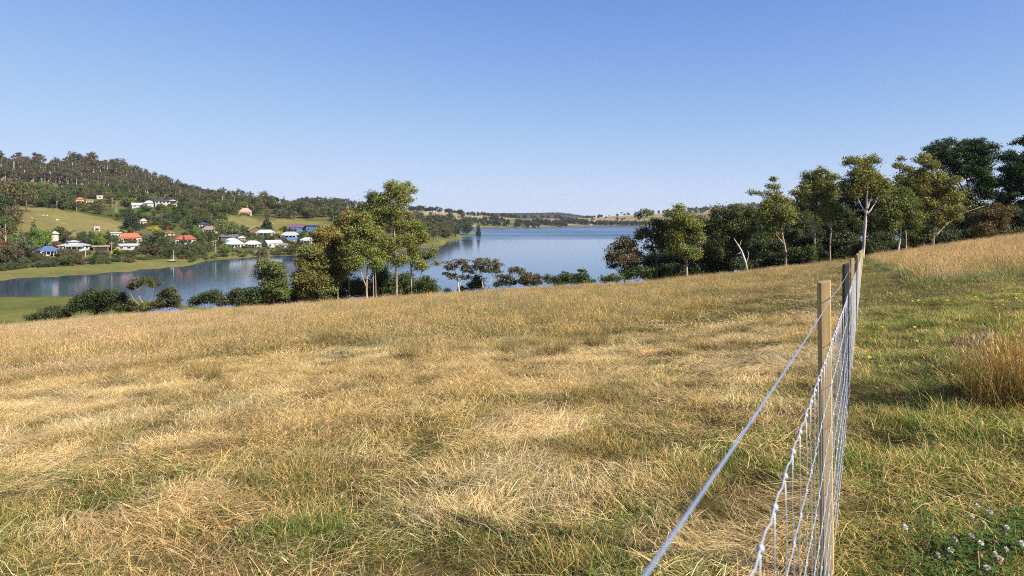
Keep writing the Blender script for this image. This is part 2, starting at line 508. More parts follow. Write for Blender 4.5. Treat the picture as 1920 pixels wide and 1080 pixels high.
# ------------------------------------------------------------------ water
m, nt, out = new_mat("water")
b = N(nt, "ShaderNodeBsdfPrincipled")
b.inputs["Base Color"].default_value = (0.022, 0.052, 0.095, 1)
b.inputs["IOR"].default_value = 1.333
b.inputs["Specular IOR Level"].default_value = 0.5
g = N(nt, "ShaderNodeNewGeometry")
sx = N(nt, "ShaderNodeSeparateXYZ"); nt.links.new(g.outputs["Position"], sx.inputs[0])
mp = N(nt, "ShaderNodeMapping"); mp.inputs["Scale"].default_value = (0.0022, 0.008, 1)
nt.links.new(g.outputs["Position"], mp.inputs[0])
wind = noise(nt, mp.outputs[0], 1.0, 4, 0.6)
yy = mathn(nt, 'ADD', sx.outputs[1], mathn(nt, 'MULTIPLY', mathn(nt, 'SUBTRACT', wind, 0.5), 420.0))
mr = N(nt, "ShaderNodeMapRange", interpolation_type='SMOOTHSTEP')
mr.inputs[1].default_value = 760; mr.inputs[2].default_value = 920; mr.inputs[3].default_value = 0.0; mr.inputs[4].default_value = 1.0
nt.links.new(yy, mr.inputs[0])
streak = ramp(nt, wind, [(0.36, (0.35,0.35,0.35)), (0.62, (1,1,1))])
st = mathn(nt, 'ADD', 0.025, mathn(nt, 'MULTIPLY', mathn(nt, 'MULTIPLY', mr.outputs[0], streak), 0.30))
rg = mathn(nt, 'ADD', 0.085, mathn(nt, 'MULTIPLY', mathn(nt, 'MULTIPLY', mr.outputs[0], streak), 0.22))
nt.links.new(rg, b.inputs["Roughness"])
mp2 = N(nt, "ShaderNodeMapping"); mp2.inputs["Scale"].default_value = (0.7, 1.1, 1)
nt.links.new(g.outputs["Position"], mp2.inputs[0])
rip = noise(nt, mp2.outputs[0], 1.0, 4, 0.6)
bp = N(nt, "ShaderNodeBump"); bp.inputs["Distance"].default_value = 0.5
nt.links.new(st, bp.inputs["Strength"]); nt.links.new(rip, bp.inputs["Height"])
nt.links.new(bp.outputs[0], b.inputs["Normal"])
nt.links.new(b.outputs[0], out.inputs[0])
WATER = m
a = np.linspace(0, 2*math.pi, 96, endpoint=False)
wv = np.concatenate([[[0, 1500, 0]], np.stack([9300*np.sin(a), 9300*np.cos(a), 0*a], -1)])
wf = [[0, 1+(i+1) % 96, 1+i] for i in range(96)]
water = add_mesh("water", np_mesh("water", wv, np.array(wf), [WATER]))
tag(water, "calm blue bay between the field and the far hills", "water", kind="structure")
# ------------------------------------------------------------------ foliage builders
def leaf_cloud(C, rad, n_each, leaf, rng, flat=0.7, jitter=0.75, aspect=0.42, droop=0.5, shell=0.45, stray_part=0.2):
    """C (N,3) puff centres, rad (N,), n_each (N,) -> leaf quads and a colour factor for each leaf"""
    n_each = np.asarray(n_each, int)
    C = np.repeat(C, n_each, 0); r = np.repeat(rad, n_each); pid = np.repeat(np.arange(len(n_each)), n_each)
    n = len(C)
    d = rng.normal(size=(n, 3)); d /= np.linalg.norm(d, axis=1)[:, None]
    rr_ = rng.random(n)**shell
    stray = rng.random(n) < stray_part
    rr_ = np.where(stray, rr_*(1+.8*rng.random(n)), rr_)
    pos = C + d*(r*rr_)[:, None]*np.array([1, 1, flat])
    nrm = d*np.array([1, 1, 1.25]) + rng.normal(size=(n, 3))*jitter
    nrm /= np.linalg.norm(nrm, axis=1)[:, None]
    t = rng.normal(size=(n, 3)); t[:, 2] -= droop
    t -= nrm*(t*nrm).sum(1)[:, None]; t /= np.linalg.norm(t, axis=1)[:, None]
    s = np.cross(nrm, t)
    L = (leaf*(0.65+0.7*rng.random(n)))[:, None]; W = L*aspect
    V = np.stack([pos - t*L*0.5, pos + s*W*0.5, pos + t*L*0.5, pos - s*W*0.5], 1).reshape(-1, 3)
    Q = np.arange(n*4).reshape(-1, 4)
    pc = 0.82+0.36*rng.random(len(n_each)); ph = rng.normal(size=len(n_each))*0.07
    br = pc[pid]*(0.72+0.56*rng.random(n)); hu = ph[pid]+rng.normal(size=n)*0.08
    col = np.stack([br*(1+hu), br, br*(1-0.8*hu)], 1)
    return V, Q, np.repeat(np.clip(col, 0.05, 2), 4, 0)

def W3(px, py, D): return Vector(((px-CX)/F*D, D, CZ-(py-HY)/F*D))

def along(path, z):
    for a, b in zip(path, path[1:]):
        if a.z <= z <= b.z: return a.lerp(b, (z-a.z)/max(b.z-a.z, 1e-4))
    return path[-1] if z > path[-1].z else path[0]

def near_tree(name, label, cat, D, trunk, blobs, colour, bark=None, r0=0.22, leaf=0.29, dens=1.0, group=None,
              stems=(), limbs=True, puff=(0.6, 1.15), flat=0.68, mat=None, seed=0, transl=None):
    rng = np.random.default_rng(seed*7+int(trunk[0][0]))
    rr_ = random.Random(seed+int(trunk[0][0])*3)
    bx, by = (trunk[0][0]-CX)/F*D, D
    base = Vector((bx, by, gz(bx, by)))
    root = empty(name, base)
    def path_of(tr, b):
        p = [b-Vector((0, 0, 0.4))]
        for (x, y) in tr[1:]:
            q = W3(x, y, D); q.y += rr_.uniform(-0.35, 0.35); p.append(q)
        q = []
        for a, c in zip(p, p[1:]):
            q += [a.lerp(c, t)+Vector((rr_.uniform(-1, 1), rr_.uniform(-1, 1), 0))*0.05*(t > 0) for t in (0, .34, .67)]
        return q+[p[-1]]
    mb = MB(); paths = []
    for k, tr in enumerate([trunk]+list(stems)):
        if k == 0: b0 = base
        else:
            xx = (tr[0][0]-CX)/F*D; b0 = Vector((xx, D, min(gz(xx, D), CZ-(tr[0][1]-HY)/F*D)))
            if CZ-(tr[0][1]-HY)/F*D > gz(xx, D)+1: b0 = along(paths[0], CZ-(tr[0][1]-HY)/F*D)
        pts = path_of(tr, b0); paths.append(pts)
        n = len(pts); rk = r0*(1 if k == 0 else 0.6)
        mb.tube([p-base for p in pts], [rk*(1.15 if i == 0 else 1-0.78*i/(n-1)) for i in range(n)], 7)
    Cs, Rs = [], []
    pxm = D/F
    for bl in blobs:
        x, y, rx, ry = bl[:4]; dd = bl[4] if len(bl) > 4 else rr_.uniform(-0.5, 0.5)*rx*pxm
        c = W3(x, y, D); c.y += dd
        a, h = rx*pxm*1.3, ry*pxm*1.28
        m_ = max(4, int(dens*25.0*(a*h)**0.9/(puff[0]+puff[1])**2))
        d = rng.normal(size=(m_, 3)); d /= np.linalg.norm(d, axis=1)[:, None]
        rad = rng.random(m_)**0.45
        pr = rng.uniform(puff[0], puff[1], m_)*min(1.0, 0.5+min(a, h)/2.2)
        off = d*rad[:, None]*np.maximum(np.array([a, 0.85*a, h])[None]-pr[:, None]*np.array([.45, .45, .3])[None], 0.1)
        cc = np.array(c)+off
        Cs.append(cc); Rs.append(pr)
        if limbs and paths:
            tp = min(paths, key=lambda q: (along(q, c.z-0.5*h)-c).length)
            s = along(tp, c.z-h*0.4-0.35*abs(c.x-along(tp, c.z).x)-0.4)
            mid = s.lerp(c, 0.55)+Vector((rr_.uniform(-.3, .3), rr_.uniform(-.3, .3), -0.12*(c-s).length))
            rb = max(0.035, min(r0*0.45, 0.03*(c-s).length))
            mb.tube([p-base for p in (s, s.lerp(mid, .5), mid, c)], [rb, rb*.85, rb*.65, rb*.35], 5, cap=False)
            for q in range(m_):
                if rng.random() < 0.3:
                    e = Vector(cc[q]); g = mid.lerp(c, rr_.random())
                    mb.tube([p-base for p in (g, g.lerp(e, .5)+Vector((0, 0, -.08*(e-g).length)), e)], [rb*.4, rb*.3, .012], 4, cap=False)
    mb.build("trunk", bark or BARK, root, smooth=True)
    C = np.concatenate(Cs); rad = np.concatenate(Rs)
    V, Q, col = leaf_cloud(C-np.array(base), rad, np.maximum(8, (190*dens*rad**2*(0.26/leaf)**2)).astype(int), leaf, rng, flat=flat, stray_part=.07 if mat is CONIFER else .2)
    o = add_mesh("crown", np_mesh("crown", V, Q, [mat or LEAF], col=col), root)
    o.color = (*[c*1.32 for c in colour], 1)
    tag(root, label, cat, group)
    return root

# generic trees for the far slopes: ten metres tall, scaled when placed
def proto_parts(kind, seed):
    rng = np.random.default_rng(seed); rr_ = random.Random(seed)
    mb = MB(); C = []; Rd = []; leaf = 0.55; dens = 1.0; flat = 0.8; bark = BARK_DARK; droop = 0
    if kind == 'broad':
        mb.tube([(0,0,-.6),(0.1,0,2),(rr_.uniform(-.3,.3),.1,5)], [.28,.22,.1], 6)
        for i in range(34):
            d = rng.normal(size=3); d /= np.linalg.norm(d)
            k = rng.random()**0.4
            C.append((d[0]*3.3*k, d[1]*3.3*k, 5.2+d[2]*3.6*k)); Rd.append(rng.uniform(.9, 1.7))
    elif kind == 'gum':
        bark = BARK; leaf = 0.5
        top = 9.0; lean = rr_.uniform(-.8,.8)
        mb.tube([(0,0,-.6),(lean*.2,0,3),(lean*.6,.2,6),(lean,.1,top)], [.24,.2,.13,.05], 6)
        for i in range(rr_.randint(5, 7)):
            a = rr_.uniform(0, 6.28); z = rr_.uniform(4.6, 9.2); r = rr_.uniform(.5, 2.2)*(1.15-z/14)
            c = (lean*z/9+math.cos(a)*r, math.sin(a)*r, z)
            mb.tube([(lean*(z-1.6)/9,0,z-1.6), (c[0]*.6, c[1]*.6, z-.7), c], [.09,.06,.03], 4, cap=False)
            for j in range(5):
                d = rng.normal(size=3)*np.array([.75,.75,.45])
                C.append((c[0]+d[0], c[1]+d[1], c[2]+d[2])); Rd.append(rng.uniform(.55, 1.0))
    elif kind == 'conifer':
        leaf = 0.6
        mb.tube([(0,0,-.6),(0,0,9.6)], [.26,.05], 6)
        for i in range(11):
            z = 1.0+i*.83; w = 3.0*(1-(z/10.6))**0.85
            n_ = max(1, int(7*w/2.2))
            for j in range(n_):
                a = 6.28*(j+rng.random())/n_
                C.append((math.cos(a)*w*.72, math.sin(a)*w*.72, z-.15*w)); Rd.append(0.35+.42*w*rng.uniform(.8,1.15))
        flat = 0.5
    elif kind == 'pine':
        leaf = 0.5
        mb.tube([(0,0,-.6),(.2,0,4),(0,.2,8.5)], [.32,.26,.1], 6)
        for i in range(30):
            z = rr_.uniform(3.5, 9.3); w = 2.9*math.sin(min(1, (10.4-z)/5.2)*1.57)
            a = rr_.uniform(0, 6.28); r = w*rng.random()**.5
            C.append((math.cos(a)*r, math.sin(a)*r, z)); Rd.append(rng.uniform(.7,1.3))
        flat = 0.6
    elif kind == 'cypress':
        mb.tube([(0,0,-.6),(0,0,9)], [.2,.05], 6)
        for i in range(22):
            z = .6+i*.42; w = 1.0*math.sin(min(1,(10.6-z)/5)*1.57)
            C.append((rng.normal()*.25, rng.normal()*.25, z)); Rd.append(max(.35, w))
        flat = 1.2; leaf = .45
    elif kind == 'shrub':
        for k in range(4):
            a = rr_.uniform(0, 6.28)
            mb.tube([(0,0,-.5),(math.cos(a)*1.2,math.sin(a)*1.2,2.5),(math.cos(a)*2.8,math.sin(a)*2.8,5.5)], [.22,.16,.06], 5)
        for i in range(30):
            a = rr_.uniform(0, 6.28); r = 5.0*rng.random()**.5; z = 1.0+rng.random()*6.6*(1-.5*(r/5)**2)
            C.append((math.cos(a)*r, math.sin(a)*r, z)); Rd.append(rng.uniform(1.3, 2.2))
        leaf = 0.8
    elif kind == 'willow':
        mb.tube([(0,0,-.6),(.2,0,3),(0,.3,7)], [.35,.25,.1], 6)
        for i in range(26):
            a = rr_.uniform(0, 6.28); r = 4.0*rng.random()**.5; zt = 9.2-.28*r*r*.5
            for q in range(3):
                C.append((math.cos(a)*r*(1+.06*q), math.sin(a)*r*(1+.06*q), zt-1.5*q)); Rd.append(rng.uniform(.7,1.1))
        droop = 2.5; flat = 1.25
    C = np.array(C); Rd = np.array(Rd)
    V, Q, col = leaf_cloud(C, Rd, np.maximum(6, 26*dens*Rd**2*(.55/leaf)**2*1.3).astype(int), leaf, rng, flat=flat, droop=droop, aspect=0.55)
    return mb, V, Q, col, bark
PROTO = {}
for kind, n in (('broad', 4), ('gum', 5), ('conifer', 2), ('pine', 2), ('cypress', 1), ('shrub', 4), ('willow', 2)):
    for s in range(n):
        mb, V, Q, col, bark = proto_parts(kind, 100*len(kind)+s*13+1)
        PROTO[kind, s] = (mb.mesh("trunk", bark, True), np_mesh("crown", V, Q, [CONIFER if kind in ('conifer','pine','cypress') else LEAF], col=col))
NPROTO = {k: max(s for kk, s in PROTO if kk == k)+1 for k, _ in PROTO}
TREE_NAME = {'broad': 'broadleaf_tree', 'gum': 'gum_tree', 'conifer': 'conifer', 'pine': 'pine_tree', 'cypress': 'cypress', 'shrub': 'shrub', 'willow': 'willow_tree'}
TREE_CAT = {'broad': 'tree', 'gum': 'tree', 'conifer': 'tree', 'pine': 'tree', 'cypress': 'tree', 'shrub': 'shrub', 'willow': 'tree'}
def put_tree(kind, x, y, z, h, w, colour, label, group=None, rng=rnd):
    tr, cr = PROTO[kind, rng.randrange(NPROTO[kind])]
    o = empty(TREE_NAME[kind], (x, y, z), rng.uniform(0, 6.28))
    s = h/10.0
    o.scale = (s*w, s*w, s)
    add_mesh("trunk", tr, o)
    c = add_mesh("crown", cr, o); c.color = (*colour, 1)
    tag(o, label, TREE_CAT[kind], group)
    return o

# ------------------------------------------------------------------ scattering for what cannot be counted (grass, far woods)
HIDE = {}
def scatter(name, pts, rot, scl, var, protos, label, cat, tint=None):
    """points carrying rotation, scale and variant; geometry nodes set one prototype mesh on each"""
    me = bpy.data.meshes.new(name)
    n = len(pts)
    me.vertices.add(n); me.vertices.foreach_set("co", np.asarray(pts, np.float32).ravel())
    def attr(nm, ty, data, key):
        a = me.attributes.new(nm, ty, 'POINT'); a.data.foreach_set(key, np.ascontiguousarray(data).ravel())
    attr("rot", 'FLOAT_VECTOR', np.asarray(rot, np.float32), "vector")
    attr("scl", 'FLOAT_VECTOR', np.asarray(scl, np.float32), "vector")
    attr("var", 'INT', np.asarray(var, np.int32), "value")
    attr("tint", 'FLOAT_VECTOR', np.asarray(tint if tint is not None else np.ones((n, 3)), np.float32), "vector")
    o = bpy.data.objects.new(name, me); COL.objects.link(o)
    col = bpy.data.collections.new(name+"_pieces")
    for i, p in enumerate(protos):
        col.objects.link(bpy.data.objects.new(f"{name}_{i:02d}", p))
    ng = bpy.data.node_groups.new(name, 'GeometryNodeTree')
    ng.interface.new_socket("Geometry", in_out='INPUT', socket_type='NodeSocketGeometry')
    ng.interface.new_socket("Geometry", in_out='OUTPUT', socket_type='NodeSocketGeometry')
    gi = ng.nodes.new("NodeGroupInput"); go = ng.nodes.new("NodeGroupOutput")
    ci = ng.nodes.new("GeometryNodeCollectionInfo"); ci.inputs[0].default_value = col
    ci.inputs["Separate Children"].default_value = True; ci.inputs["Reset Children"].default_value = True
    ip = ng.nodes.new("GeometryNodeInstanceOnPoints"); ip.inputs["Pick Instance"].default_value = True
    def named(nm, ty):
        q = ng.nodes.new("GeometryNodeInputNamedAttribute"); q.data_type = ty; q.inputs[0].default_value = nm
        return q.outputs[0]
    e2r = ng.nodes.new("FunctionNodeEulerToRotation")
    L = ng.links.new
    L(gi.outputs[0], ip.inputs["Points"]); L(ci.outputs[0], ip.inputs["Instance"])
    L(named("var", 'INT'), ip.inputs["Instance Index"])
    L(named("rot", 'FLOAT_VECTOR'), e2r.inputs[0]); L(e2r.outputs[0], ip.inputs["Rotation"])
    L(named("scl", 'FLOAT_VECTOR'), ip.inputs["Scale"])
    L(ip.outputs[0], go.inputs[0])
    md = o.modifiers.new("scatter", 'NODES'); md.node_group = ng
    tag(o, label, cat, kind="stuff")
    return o

def scatter_material(name, transl=0.25, gloss=0.04, leaves=True):
    """as the foliage material, tinted by the instance"""
    m, nt, out = new_mat(name)
    at = N(nt, "ShaderNodeAttribute", attribute_name="col")
    ti = N(nt, "ShaderNodeAttribute", attribute_name="tint", attribute_type='INSTANCER')
    c = mixc(nt, 1.0, at.outputs["Color"], ti.outputs["Vector"], 'MULTIPLY')
    d = N(nt, "ShaderNodeBsdfDiffuse"); nt.links.new(c, d.inputs[0])
    t = N(nt, "ShaderNodeBsdfTranslucent"); nt.links.new(c, t.inputs[0])
    g = N(nt, "ShaderNodeBsdfGlossy"); g.inputs["Roughness"].default_value = 0.4; g.inputs[0].default_value = (.6, .6, .6, 1)
    m1 = N(nt, "ShaderNodeMixShader"); m1.inputs[0].default_value = transl
    nt.links.new(d.outputs[0], m1.inputs[1]); nt.links.new(t.outputs[0], m1.inputs[2])
    m2 = N(nt, "ShaderNodeMixShader"); m2.inputs[0].default_value = gloss
    nt.links.new(m1.outputs[0], m2.inputs[1]); nt.links.new(g.outputs[0], m2.inputs[2])
    nt.links.new(m2.outputs[0], out.inputs[0])
    return m
SCATTER_LEAF = scatter_material("wood_foliage", 0.25, 0.0)
def joined_proto(kind, seed, bark=None):
    mb, V, Q, col, bk = proto_parts(kind, seed)
    tv = np.array(mb.v); tf4 = np.array([f for f in mb.f if len(f) == 4]); 
    v = np.concatenate([tv, V]); f = np.concatenate([tf4, Q+len(tv)])
    mi = np.concatenate([np.zeros(len(tf4), int), np.ones(len(Q), int)])
    cc = np.concatenate([np.ones((len(tv), 3)), col])
    return np_mesh("wood_tree", v, f, [bark or bk, SCATTER_LEAF], mi, col=cc)

# ------------------------------------------------------------------ near trees beyond the brow
GUM = (.160,.170,.046); GUM_GOLD = (.225,.175,.050); GUM_DARK = (.082,.098,.030); OLIVE = (.135,.115,.055)
PINE = (.040,.066,.025); SHRUB = (.058,.082,.026); BROWN = (.125,.098,.055)
# central stand
near_tree("gum_tree", "tallest gum of the central stand, slender pale trunk and open crown above the bay", "tree", 104,
  [(744,600),(743,500),(740,430),(738,390),(735,360)],
  [(737,356,22,16),(722,372,16,12),(755,370,14,14),(742,394,18,12),(716,400,20,16),(748,420,16,14),(706,428,16,14),(738,455,22,14),(722,478,20,12),(752,490,14,14),(764,450,12,12)],
  GUM, BARK, 0.2, seed=1)
near_tree("gum_tree", "thin gum with small tufts on the right edge of the central stand", "tree", 106,
  [(773,600),(771,500),(765,440),(762,400),(764,360)],
  [(772,357,8,6),(763,346,9,7),(766,376,8,6),(764,400,9,7),(783,425,16,14),(792,446,12,10),(775,470,14,12),(786,492,14,14)],
  GUM, BARK, 0.14, seed=2)
near_tree("gum_tree", "dark dense gum behind the tallest gum of the central stand", "tree", 112,
  [(706,610),(705,500),(702,420),(700,380)],
  [(702,376,18,14),(690,392,18,14),(712,392,14,14),(697,415,20,14),(684,432,16,14),(708,450,20,16)],
  GUM_DARK, BARK_DARK, 0.22, seed=3)
near_tree("gum_tree", "bright green gum with bare forked trunk in the middle of the central stand", "tree", 100,
  [(688,600),(687,530),(690,480),(688,440),(684,415)],
  [(683,414,16,14),(670,432,18,16),(694,440,18,16),(662,456,20,16),(688,468,22,15),(704,492,14,12),(668,490,20,15),(652,478,14,12)],
  (.155,.175,.045), BARK, 0.17, stems=[[(686,535),(675,505),(662,488)],[(700,585),(699,520),(698,490)],[(707,585),(704,530),(702,500)]], seed=4)
near_tree("gum_tree", "golden topped gum left of the bright green gum", "tree", 108,
  [(655,610),(655,500),(655,430)],
  [(656,410,16,13),(644,432,18,16),(662,440,14,14),(632,448,14,14),(640,470,20,14),(655,462,16,12)], GUM_GOLD, BARK, 0.18, dens=1.25, seed=5)
near_tree("gum_tree", "golden brown leafy gum with pale lower trunk left of centre", "tree", 103,
  [(634,600),(633,530),(628,480),(622,445)],
  [(618,440,20,14),(606,458,16,14),(632,462,18,14),(612,484,20,16),(640,498,18,16),(626,516,20,14),(600,440,14,12)], (.20,.165,.05), BARK, 0.17, dens=1.3, seed=6)
near_tree("gum_tree", "olive gum standing low on the left flank of the central stand", "tree", 101,
  [(600,610),(598,540),(594,490)],
  [(592,476,22,14),(576,494,20,16),(608,500,20,16),(588,522,28,18),(562,526,16,16),(612,535,20,14),(575,548,20,12),(580,470,14,10)], (.155,.15,.046), BARK, 0.16, dens=1.3, seed=7)
near_tree("gum_tree", "small round leafy gum leftmost in the central stand", "tree", 99,
  [(514,615),(513,560),(512,520)],
  [(508,498,20,12),(524,508,16,14),(496,520,16,14),(516,532,24,16),(500,550,18,14),(532,546,14,14)], (.112,.132,.042), BARK, 0.14, seed=8)
near_tree("shrub", "low dark shrub at the left foot of the central stand", "shrub", 98, [(468,612),(468,560)],
  [(468,552,14,13),(482,558,12,10),(456,566,12,10)], SHRUB, BARK_DARK, 0.08, seed=9)
near_tree("shrub", "dark shrub filling between the trunks of the central stand", "shrub", 110, [(650,610),(650,560)],
  [(650,530,22,18),(628,545,20,14),(676,535,18,16),(606,556,18,10),(552,553,18,13)], GUM_DARK, BARK_DARK, 0.1, seed=10)
near_tree("shrub", "dark green shrub behind the pale trunks of the central stand", "shrub", 112, [(720,610),(720,560)],
  [(718,520,18,20),(738,535,16,16),(702,540,16,14),(758,530,14,16),(775,535,12,12)], (.075,.092,.034), BARK_DARK, 0.1, seed=11)
near_tree("shrub", "rounded green shrub at the right foot of the central stand", "shrub", 100, [(803,605),(803,560)],
  [(800,532,14,12),(812,542,12,10),(790,544,12,10)], SHRUB, BARK_DARK, 0.08, seed=12)
near_tree("gum_tree", "wispy gum reaching small leaf tufts over the water right of the central stand", "tree", 107,
  [(783,600),(786,530),(792,500),(800,484)],
  [(806,476,13,7),(796,484,8,5),(816,470,6,5),(796,500,7,4),(820,493,4,4)], GUM, BARK_DARK, 0.09, stems=[[(792,505),(806,496),(819,492)]], seed=13)
# pale pair and low trees in front of the water
near_tree("pale_gum", "flat crowned gum with white forked trunk, left of the pale pair", "tree", 122,
  [(861,600),(861,545),(858,525),(852,505)],
  [(858,492,22,6),(845,500,12,6),(874,503,12,6),(838,513,9,4),(884,510,7,4),(866,520,14,5),(848,518,9,5)], (.10,.085,.05), BARK_PALE, 0.2,
  stems=[[(861,540),(866,520),(868,500)]], puff=(.45,.8), flat=.55, seed=14)
near_tree("pale_gum", "flat crowned gum with two white trunks, right of the pale pair", "tree", 122,
  [(907,600),(906,545),(903,520),(900,503)],
  [(905,491,18,6),(926,495,14,8),(915,505,20,6),(932,508,9,5),(896,500,9,6),(935,516,6,3)], (.115,.105,.055), BARK_PALE, 0.17,
  stems=[[(916,600),(915,542),(921,522),(926,505)]], puff=(.45,.8), flat=.55, seed=15)
near_tree("shrub", "dark green bush behind the white trunks of the pale pair", "shrub", 125, [(896,610),(896,560)],
  [(898,530,13,12),(885,538,12,8),(868,542,10,6),(842,544,7,5)], (.06,.08,.03), BARK_DARK, .07, seed=16)
near_tree("umbrella_tree", "small umbrella shaped tree on a thin stem against the water", "tree", 124, [(970,600),(970,540),(968,515)],
  [(969,506,13,6),(960,510,7,4),(978,511,6,4)], (.105,.098,.045), BARK_PALE, .08, puff=(.4,.7), seed=17)
near_tree("low_tree", "low spreading dark tree left of the small umbrella tree", "tree", 120, [(955,600),(954,545),(956,530)],
  [(948,522,18,7),(934,532,9,6),(962,528,10,6),(950,532,10,5)], (.085,.078,.042), BARK, .12, puff=(.4,.8), flat=.55, seed=18)
near_tree("low_tree", "domed brown green tree right of the small umbrella tree", "tree", 120, [(995,600),(994,545),(994,530)],
  [(994,519,18,8),(980,526,10,7),(1010,521,10,6),(998,531,16,6)], (.095,.085,.042), BARK, .12, puff=(.4,.8), flat=.6, seed=19)
near_tree("shrub", "dark green shrub row with a dead twig on the brow at centre", "shrub", 112, [(1049,600),(1050,545),(1051,502)],
  [(1032,524,12,8),(1046,528,14,8),(1064,520,14,10),(1080,524,14,9),(1095,524,12,8),(1107,528,9,6)], SHRUB, BARK, .07, puff=(.4,.8), seed=20)
near_tree("low_tree", "small upright green tree at the right end of the shrub row", "tree", 112, [(1089,600),(1090,540),(1091,515)],
  [(1091,508,8,5),(1086,518,6,6),(1098,516,6,5)], SHRUB, BARK_DARK, .07, puff=(.4,.7), seed=21)
# right hand stand
near_tree("gum_tree", "brownish olive gum standing alone at the left end of the right stand", "tree", 103,
  [(1171,570),(1171,500),(1170,470)],
  [(1172,458,20,12),(1156,472,18,13),(1186,474,16,14),(1146,484,12,7),(1174,490,26,14),(1196,492,10,8),(1150,500,9,7),(1182,508,16,9)], BROWN, BARK_DARK, .13, seed=22)
near_tree("shrub", "low olive bush under the brownish gum", "shrub", 100, [(1145,580),(1145,530)],
  [(1146,520,16,7),(1132,524,9,5),(1160,524,10,5)], (.085,.09,.036), BARK_DARK, .07, seed=23)
near_tree("shrub", "dark green bush between the brownish gum and the umbrella gum", "shrub", 101, [(1196,575),(1196,520)],
  [(1198,510,16,9),(1182,516,14,8),(1212,512,12,9)], SHRUB, BARK_DARK, .07, seed=24)
near_tree("gum_tree", "leaning gum with umbrella top on a bare stem over the water", "tree", 102,
  [(1232,560),(1231,490),(1222,455),(1212,425),(1208,408)],
  [(1212,400,18,6),(1200,403,8,5),(1226,414,13,9),(1203,436,10,10),(1196,446,7,6),(1220,440,16,12),(1236,452,16,14),(1240,428,14,9),(1215,460,10,9)], (.092,.105,.038), BARK_DARK, .2,
  stems=[[(1236,490),(1243,465),(1252,452)],[(1228,497),(1217,486),(1206,480)]], seed=25)
near_tree("gum_tree", "tall green gum with rusty split trunk right of the umbrella gum", "tree", 100,
  [(1287,560),(1286,480),(1282,450),(1276,415),(1272,395)],
  [(1271,391,13,8),(1255,402,11,8),(1284,412,18,12),(1270,424,16,10),(1300,420,16,14),(1288,440,22,14),(1266,446,16,14),(1308,444,14,12),(1280,464,26,14),(1300,476,16,12)], GUM, BARK, .24, seed=26)
near_tree("broadleaf_tree", "broad dense dark tree with rounded top in the right stand", "tree", 106,
  [(1372,550),(1371,470),(1370,420)],
  [(1348,398,20,10),(1380,394,26,9),(1405,400,12,10),(1340,420,18,14),(1368,418,28,16),(1400,424,18,16),(1346,446,24,14),(1384,448,26,14),(1330,470,22,14),(1364,474,26,14),(1396,476,18,14)], (.085,.098,.038), BARK_DARK, .26, puff=(.7,1.3), seed=27)
near_tree("gum_tree", "tall gum with a bare spire of tufts and a long pale trunk", "tree", 98,
  [(1474,545),(1473,470),(1467,435),(1463,405),(1456,365),(1451,338)],
  [(1450,336,5,3),(1445,350,7,4),(1457,350,6,4),(1424,362,17,6),(1452,368,16,9),(1472,376,14,10),(1438,384,16,11),(1466,396,18,11),(1446,412,18,11),(1478,412,12,10),(1428,400,12,9),(1448,434,16,10)], (.155,.165,.045), BARK, .2,
  stems=[[(1470,452),(1455,440),(1444,434)]], seed=28)
near_tree("gum_tree", "gum with rounded top and grey trunk left of the tall white limbed gum", "tree", 102,
  [(1529,540),(1529,450),(1530,400),(1535,350)],
  [(1541,322,14,7),(1524,330,18,9),(1558,332,14,7),(1514,346,13,12),(1538,346,20,13),(1562,350,14,12),(1524,368,18,12),(1548,372,18,12),(1508,362,9,8),(1530,390,16,9),(1493,362,12,7)], GUM, BARK, .2, seed=29)
near_tree("gum_tree", "short crowned gum on a straight pale trunk between the two rounded gums", "tree", 100,
  [(1556,540),(1556,450),(1556,415),(1554,395)],
  [(1560,384,16,10),(1548,398,12,8),(1570,396,10,9),(1556,410,14,7)], (.16,.175,.045), BARK, .17, stems=[[(1556,425),(1548,408),(1545,400)]], seed=30)
near_tree("gum_tree", "tallest gum of the right stand with white branching limbs over the fence line", "tree", 97,
  [(1617,540),(1620,440),(1623,395),(1624,360),(1626,320)],
  [(1600,302,18,8),(1588,306,11,5),(1640,300,17,8),(1620,312,20,10),(1604,326,16,12),(1636,326,20,12),(1596,346,15,12),(1652,340,14,12),(1622,344,22,12),(1604,364,12,8),(1644,358,14,10),(1660,352,9,9)], (.155,.155,.045), BARK_PALE, .25,
  stems=[[(1623,395),(1612,378),(1605,366)],[(1623,388),(1633,370),(1640,352)],[(1622,398),(1634,388),(1642,378)]], seed=31)
near_tree("gum_tree", "slim gum with separate tufts between the white limbed gum and the pine", "tree", 104,
  [(1700,530),(1698,440),(1692,380),(1688,320)],
  [(1689,297,7,3),(1681,312,12,6),(1696,318,12,8),(1690,336,16,9),(1704,346,12,10),(1710,325,10,6),(1684,356,10,8)], (.14,.145,.045), BARK, .15, seed=32)
near_tree("gum_tree", "leafy gum on a curved pale trunk low in the right stand", "tree", 98,
  [(1681,540),(1688,440),(1694,410),(1700,390)],
  [(1690,362,20,12),(1668,378,20,13),(1700,380,18,13),(1660,398,18,13),(1690,402,24,12),(1712,404,14,12),(1668,422,20,12),(1704,424,14,11)], (.115,.135,.04), BARK_PALE, .16,
  stems=[[(1690,420),(1700,404),(1708,394)]], seed=33)
